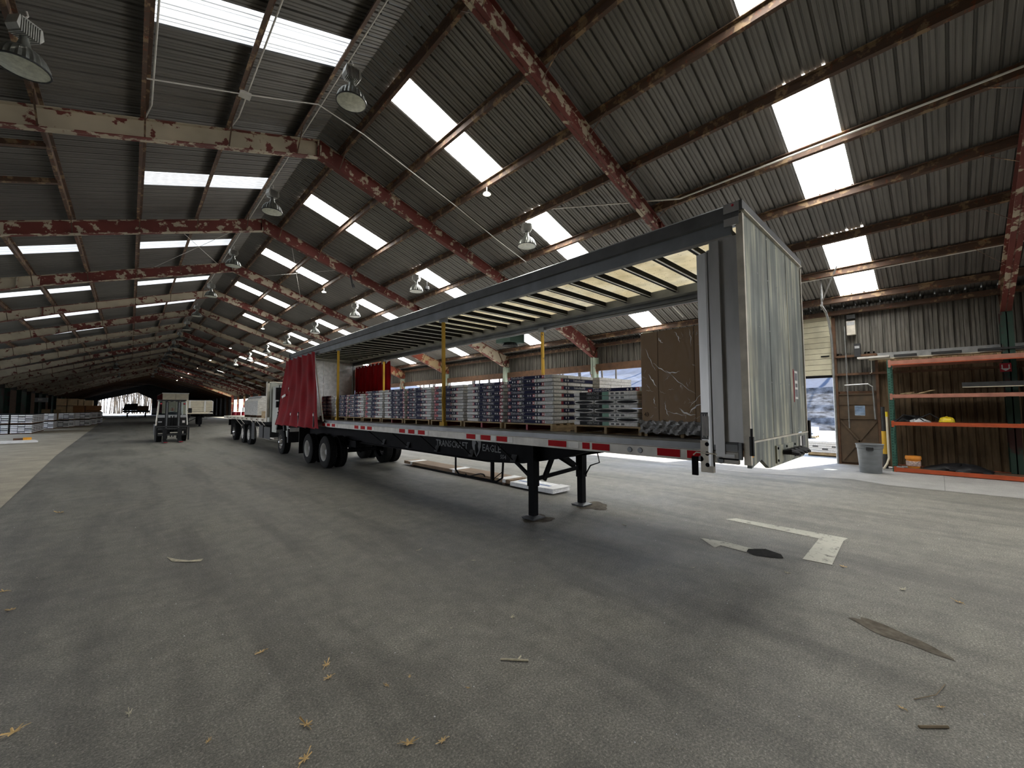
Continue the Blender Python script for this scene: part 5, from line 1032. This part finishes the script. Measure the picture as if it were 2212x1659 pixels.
lump('tarp_bag', 'folded black bag heaped on the orange middle shelf', 'bag', (16.75, .55, 1.45), (.3, .36, .17), m_blk2, 3)
lump('cloth', 'crumpled white cloth lying in front of the black bag on the middle shelf', 'cloth', (16.50, .42, 1.45), (.12, .22, .10), m_label, 5)
t = thing('hand_tool', 'black loop handled tool lying at the left end of the middle shelf', 'tool', (16.5, .75, 1.46))
b = MB(); b.tube([(16.5, .90, 1.47), (16.52, .74, 1.66), (16.55, .55, 1.62), (16.55, .4, 1.55)], .022, m_blk2, 8); b.build('frame', t)
b = MB(); b.tube([(16.5, .5, 1.52), (16.56, .2, 1.70), (16.58, -.0, 1.52), (16.5, -.1, 1.48)], .022, m_blk2, 8); b.build('grip', t)
lump('dark_sheeting', 'dark crumpled sheeting heaped on the lowest rack level beside the tub', 'sheeting', (16.8, -.35, .12), (.4, .62, .17), m_blk2, 9)
for i, (y, l_) in enumerate(((.62, .35), (.75, .22), (.4, .3))):
    b = MB(); b.bar((16.5, y, 2.28), (16.8, y - l_, 2.28 + .05 * i), .10, .015, m_wood); tag(b.build('wood_offcut'), 'small wood offcut on the pale upper shelf, %s from the rack upright' % ORD[i], 'offcut', 'wood offcuts')
b = MB(); b.box(16.5, 16.75, -2.6, -.45, 2.42, 2.56, m_dgrey); b.box(16.49, 16.5, -2.6, -.45, 2.42, 2.44, m_tan); tag(b.build('stored_duct'), 'dark long duct section lying across the pale upper shelf', 'duct')
b = MB(); b.box(16.55, 16.62, .72, .84, .13, .16, m_label); b.bar((16.5, .8, .13), (16.6, .95, .13), .04, .03, m_label); tag(b.build('metal_offcut'), 'small metal strip on the lowest rack level left of the orange tub', 'offcut')
for i, (y0, y1) in enumerate(((.4, .9), (-.5, .1), (-2.2, -.8))):
    b = MB(); b.box(17.0, 17.2, y0, y1, 3.44, 3.50, m_dgrey); tag(b.build('stored_strip'), 'dark strip lying on the ledge above the rack, %s from the left' % ORD[i], 'strip', 'strips on the ledge')
t = thing('extinguisher_sign', 'red sign with a white down arrow on the column behind the rack', 'sign', (17.0, -1.25, 2.95))
MB().box(16.99, 17.0, -1.36, -1.16, 2.83, 3.06, m_redp).build('plate', t)
b = MB(); b.add([(16.985, -1.19, 3.02), (16.985, -1.21, 3.02), (16.985, -1.21, 2.92), (16.985, -1.19, 2.92)], [(0, 1, 2, 3)], m_white); b.add([(16.985, -1.31, 3.02), (16.985, -1.33, 3.02), (16.985, -1.33, 2.92), (16.985, -1.31, 2.92)], [(0, 1, 2, 3)], m_white); b.add([(16.985, -1.17, 2.92), (16.985, -1.35, 2.92), (16.985, -1.26, 2.85)], [(0, 1, 2)], m_white)
b.build('arrow', t)
# ------------------------------------------------------------------ floor: paint, stains, leaves
def decal(name, poly, z, mat, label, cat): return tag(flat(name, poly, z, mat).build(name), label, cat)
mk = thing('road_marking', 'faded white painted lane corner mark on the asphalt, right of the landing legs', 'road marking', (7, 1.6, 0))
flat('l', [(7.46, 2.6), (7.65, 2.49), (7.66, 1.0), (7.30, 1.05), (7.35, 1.3)], .004, m_paint).build('long_stroke', mk); flat('s', [(7.55, 1.03), (6.25, .98), (6.22, 1.27), (7.45, 1.29)], .005, m_paint).build('cross_stroke', mk)
decal('arrow_marking', [(6.15, 2.5), (5.86, 2.19), (6.02, 2.17), (5.98, 1.8), (6.1, 1.78), (6.2, 1.8), (6.22, 2.2)], .004, m_paint, 'faded white painted arrow head on the asphalt left of the lane corner mark', 'road marking')
decal('tar_patch', [(6.0, 1.84), (6.14, 1.86), (6.3, 1.7), (6.22, 1.5), (6.08, 1.44), (6.0, 1.55), (5.93, 1.72)], .005, m_tar, 'black tar patch at the end of the painted arrow', 'stain')
random.seed(21)
def blob(cx, cy, rx, ry, z, mat, label, n=28, rot=0):
    pl = []
    for i in range(n):
        a = 2 * math.pi * i / n; k = 1 + .16 * math.sin(3 * a + cx) + .1 * math.sin(5 * a + cy) + random.uniform(-.06, .06); x = rx * k * math.cos(a); y = ry * k * math.sin(a)
        pl.append((cx + x * math.cos(rot) - y * math.sin(rot), cy + x * math.sin(rot) + y * math.cos(rot)))
    return decal('floor_stain', pl, z, mat, label, 'stain')
blob(6.62, 4.72, .34, .28, .003, m_damp, 'damp brown stain around the far landing foot'); blob(5.2, 4.85, .26, .24, .003, m_damp, 'dark damp stain around the near landing foot')
blob(4.75, .35, .32, .10, .003, m_damp, 'dark worn streak on the asphalt in the lower right', rot=1.2); blob(5.0, -.5, .22, .05, .003, m_tar, 'curved black skid mark at the right edge of the picture', rot=.3)
def leaf(size, mat, seed):
    size *= .62; random.seed(seed); lob = []; n = 7
    for i in range(n):
        a = math.pi * 2 * i / n; r1 = size * random.uniform(.75, 1.1) * (1.35 if i == 0 else 1); r2 = size * random.uniform(.22, .38)
        lob += [(r1 * math.cos(a - .10), r1 * math.sin(a - .10)), (r1 * 1.08 * math.cos(a), r1 * 1.08 * math.sin(a)), (r1 * math.cos(a + .12), r1 * math.sin(a + .12)), (r2 * math.cos(a + math.pi / n), r2 * math.sin(a + math.pi / n))]
    b = MB(); vs = [(x * 1.25, y * .75, .004 + .25 * (x * x + y * y) / size * random.uniform(.5, 1.3)) for x, y in lob] + [(0, 0, .005)]; k = len(lob)
    b.add(vs, [(i, (i + 1) % k, k) for i in range(k)], mat); b.tube([(-.0, 0, .006), (-size * 1.1, size * .2, .008), (-size * 1.6, size * .25, .004)], .0016, mat, 4); return b.build('fallen_leaf', recalc=False)
LV = [(.82, 3.75, .055, 0), (1.14, 3.23, .06, 0), (1.10, 3.07, .05, 0), (.85, 2.72, .06, 0), (1.23, 2.17, .065, 0), (1.38, 2.05, .045, 0), (.77, 2.47, .06, 0), (-.43, 3.86, .075, 0), (2.62, 2.77, .05, 1), (1.52, 2.68, .025, 0), (.07, 3.59, .04, 1), (-.76, 6.18, .06, 0), (6.27, .88, .05, 0), (5.57, 1.29, .05, 1), (5.94, .35, .06, 1), (5.95, -.04, .05, 0), (3.82, .08, .03, 0), (4.4, 4.02, .06, 1), (5.9, 3.6, .05, 1), (-.87, 11.28, .09, 0), (-.89, 6.85, .07, 0), (3.63, .25, .03, 0), (1.36, 2.71, .03, 0), (.40, 2.98, .03, 0), (2.1, 3.0, .02, 1), (1.75, 2.3, .02, 0), (5.3, 1.95, .03, 1), (4.95, 2.1, .03, 1), (2.9, 4.9, .04, 1), (3.2, 4.1, .03, 1)]
where = ['left of the bottom centre, alone', 'in the pair near the bottom centre, farther one', 'in the pair near the bottom centre, nearer one', 'just above the bottom edge, torn', 'largest, at the bottom edge', 'beside the largest leaf at the bottom edge', 'nearest the bottom edge below the torn one', 'in the bottom left corner']
for i, (x, y, s_, d_) in enumerate(LV):
    o = leaf(s_, m_leafd if d_ else m_leaf, 100 + i); o.location = (x, y, .004); o.rotation_euler = (0, 0, random.uniform(0, 6.3))
    w_ = where[i] if i < len(where) else '%s in the scatter of small ones' % ORD[i - 8]
    tag(o, ('faded tan dry leaf on the asphalt, ' if d_ else 'golden dry oak leaf on the asphalt, ') + w_, 'leaf', 'fallen leaves')
b = MB(); b.tube([(2.12, 2.38, .01), (2.2, 2.28, .012), (2.26, 2.3, .01)], .006, m_leafd, 5); b.tube([(2.13, 2.37, .01), (2.26, 2.22, .012)], .008, m_leafd, 5); tag(b.build('twig'), 'bent pale twig right of the bottom leaves', 'twig')
b = MB(); b.add([(.42, 6.95, .006), (.50, 6.72, .02), (.62, 6.60, .006), (.75, 6.50, .02), (.72, 6.46, .006), (.58, 6.56, .01), (.46, 6.70, .006)], [(0, 1, 6), (1, 2, 5, 6), (2, 3, 4, 5)], m_leafd); tag(b.build('paper_strip'), 'creased pale strip of cardboard lying on the asphalt at the left', 'paper')
for i, pts_ in enumerate((((3.80, .20, .006), (3.95, .10, .012), (4.15, .06, .006)), ((3.50, .17, .006), (3.62, .05, .008)))):
    b = MB(); b.tube(pts_, .003 if i == 0 else .009, m_twig, 5); tag(b.build('twig' if i == 0 else 'bark_piece'), ['thin dark twig at the lower right', 'flat dark bark piece at the lower right below the twig'][i], 'twig')
random.seed(5); b = MB()
for i in range(900):
    r = random.uniform(1.0, 12) ; a = random.uniform(-.2, 1.9); x = r * math.sin(a); y = r * math.cos(a); s_ = random.uniform(.002, .006)
    b.add([(x - s_, y, .003), (x, y - s_, .003), (x + s_, y, .003), (x, y + s_, .003), (x, y, .003 + s_)], [(0, 1, 4), (1, 2, 4), (2, 3, 4), (3, 0, 4)], m_leafd if i % 3 else m_white)
tag(b.build('grit'), 'pale grit and leaf crumbs scattered over the asphalt', 'grit', kind='stuff')
# ------------------------------------------------------------------ outdoors
mb = MB(); mb.box(17.45, 80, -60, 260, -.3, -.01, m_yard); mb.box(-60, 80, YF, 330, -.3, -.02, m_snow); struct('ground_outside', mb)
mb = MB(); pts = []
random.seed(3)
for i in range(60):
    y = -30 + i * 4; r = []
    for j in range(8): x = 40 + j * 1.2; r.append((x + random.uniform(-.4, .4), y, j * .55 + random.uniform(-.15, .15) - .1))
    pts.append(r)
mb.grid(pts, m_rock); tag(mb.build('stone_bank'), 'grey stone bank behind the yard seen through the overhead door', 'bank', kind='stuff')
mb = MB(); pts = []
for i in range(56):
    y = -60 + i * 5; pts.append([(50 + j * 5, y, 4 + min(j, 7) * 2.2 * (0.6 + .4 * math.sin(i * .13)) + random.uniform(-.5, .5)) for j in range(12)])
mb.grid(pts, m_hill); tag(mb.build('wooded_hillside'), 'blue grey wooded hillside beyond the yard', 'hill', kind='stuff')
mb = MB(); pts = [[(-40 + i * 3, 262 + j * 6, min(j, 5) * 2.2 + random.uniform(-.3, .3)) for j in range(9)] for i in range(28)]
mb.grid(pts, m_snow); tag(mb.build('far_bank'), 'pale bank behind the bare trees beyond the far opening', 'bank', kind='stuff')
def tree(seed, h):
    random.seed(seed); b = MB()
    def br(p, d, L, r, dep):
        q = Vector(p) + Vector(d) * L * .5 + Vector((random.uniform(-.1, .1), random.uniform(-.1, .1), 0)) * L * .3; e = Vector(p) + Vector(d) * L
        b.tube([p, q, e], [r, r * .8, r * .55], m_bark, 5, cap=False)
        if dep == 0: return
        for k in range(4 if dep > 1 else 3):
            a = random.uniform(0, 6.28); t = random.uniform(.25, 1.0); nd_ = (Vector(d) * random.uniform(.6, 1.0) + Vector((math.cos(a), math.sin(a), random.uniform(0, .5))) * random.uniform(.45, .8)).normalized()
            br(Vector(p) + (e - Vector(p)) * t, nd_, L * random.uniform(.4, .6), r * .42, dep - 1)
    br(Vector((0, 0, 0)), Vector((random.uniform(-.05, .05), random.uniform(-.05, .05), 1)).normalized(), h, h * .016, 3); o = b.build('bare_tree'); return o
TR = [tree(40 + k, 10 + k) for k in range(4)]; random.seed(9); usedt = set(); ti = 0
spots = [(random.uniform(-16, 14), random.uniform(205, 248), 1) for _ in range(96)] + [(random.uniform(52, 62), 6 + k * 2.3 + random.uniform(-1, 1), 0) for k in range(40)]
for i, (x, y, fe) in enumerate(spots):
    k = i % 4; src = TR[k]
    if k in usedt: o = src.copy(); C.objects.link(o)
    else: o = src; usedt.add(k)
    o.location = (x, y, -.2 if fe else 2.5 + (x - 50) * .4); o.rotation_euler = (0, 0, random.uniform(0, 6)); s_ = random.uniform(.8, 1.3); o.scale = (s_, s_, s_)
    tag(o, 'bare winter tree in the bright wood beyond the far opening' if fe else 'bare winter tree on the hillside seen through the right hand openings', 'tree', 'bare trees past the far end' if fe else 'bare trees on the hillside')
# stacks and trailers in the yard
def yard_load(x, y, z, n, label):
    t = thing('wrapped_shingle_load', label, 'pallet load', (x, y, z), 'loads stacked in the yard'); b = MB()
    for l in range(n): b.box(x, x + 1.1, y, y + 1.35, z + .14 + l * .085, z + .14 + l * .085 + .07, m_wrap); b.box(x + .02, x + 1.08, y + .02, y + 1.33, z + .14 + l * .085 + .07, z + .225 + l * .085, m_label)
    b.build('bundles', t); b = MB()
    for k in range(4): b.box(x - .004, x, y + .12 + k * .3, y + .3 + k * .3, z + .24, z + .27 + .085 * (n - 3), m_ink) if False else b.box(x - .004, x, y + .12 + k * .3, y + .3 + k * .3, z + .24 + .1 * (k % 2), z + .30 + .1 * (k % 2), m_ink)
    b.build('print', t); b = MB(); b.box(x, x + 1.1, y, y + 1.35, z, z + .03, m_wood); b.box(x, x + .1, y, y + 1.35, z, z + .13, m_wood); b.box(x + .5, x + .6, y, y + 1.35, z, z + .13, m_wood); b.box(x + 1, x + 1.1, y, y + 1.35, z, z + .13, m_wood); b.build('pallet', t); return t
yard_load(19.55, 2.3, 0, 5, 'low white wrapped load on the sunlit ground just outside the overhead door')
for i, (x, y) in enumerate(((24, 8.5), (24, 10.1), (24, 11.7), (24, 13.3), (24.0, 15.2), (24.5, 17.5), (30, 5.2), (30, 6.8))):
    for l in range(2 if i < 6 else 1): yard_load(x, y, l * 1.33, 14 if i < 6 else 6, 'white wrapped load in the yard, %s stack from the door, %s level' % (ORD[i], ['lower', 'upper'][l]))
for i, (x, y, mt) in enumerate(((26, 24, m_tan), (27, 38, m_blue))):
    t = thing('parked_van_trailer', ['pale ribbed box trailer parked in the yard beyond the columns', 'blue grey box trailer parked farther along the yard'][i], 'trailer', (x, y, 0))
    MB().box(x, x + 2.6, y, y + 12.5, 1.2, 4.0, mt).build('box_body', t)
    b = MB()
    for k in range(20): b.box(x - .02, x, y + .3 + k * .61, y + .42 + k * .61, 1.25, 3.95, m_label if i == 0 else m_wtape)
    b.build('side_ribs', t); b = MB(); b.box(x + .3, x + 2.3, y, y + 12, .9, 1.2, m_blk); b.build('chassis', t)
    for yy in (y + 9.5, y + 10.8): wheel(t, x + .1, x + .5, yy, .5, m_rim, 1); wheel(t, x + 2.1, x + 2.5, yy, .5, m_rim, -1)
    for xx_ in (x + .5, x + 2.1): b = MB(); b.box(xx_, xx_ + .12, y + 2, y + 2.15, 0, .95, m_blk); b.build('landing_leg', t)
for o in bpy.data.objects:
    for k in ('_o', 'name_kind'):
        if k in o: del o[k]
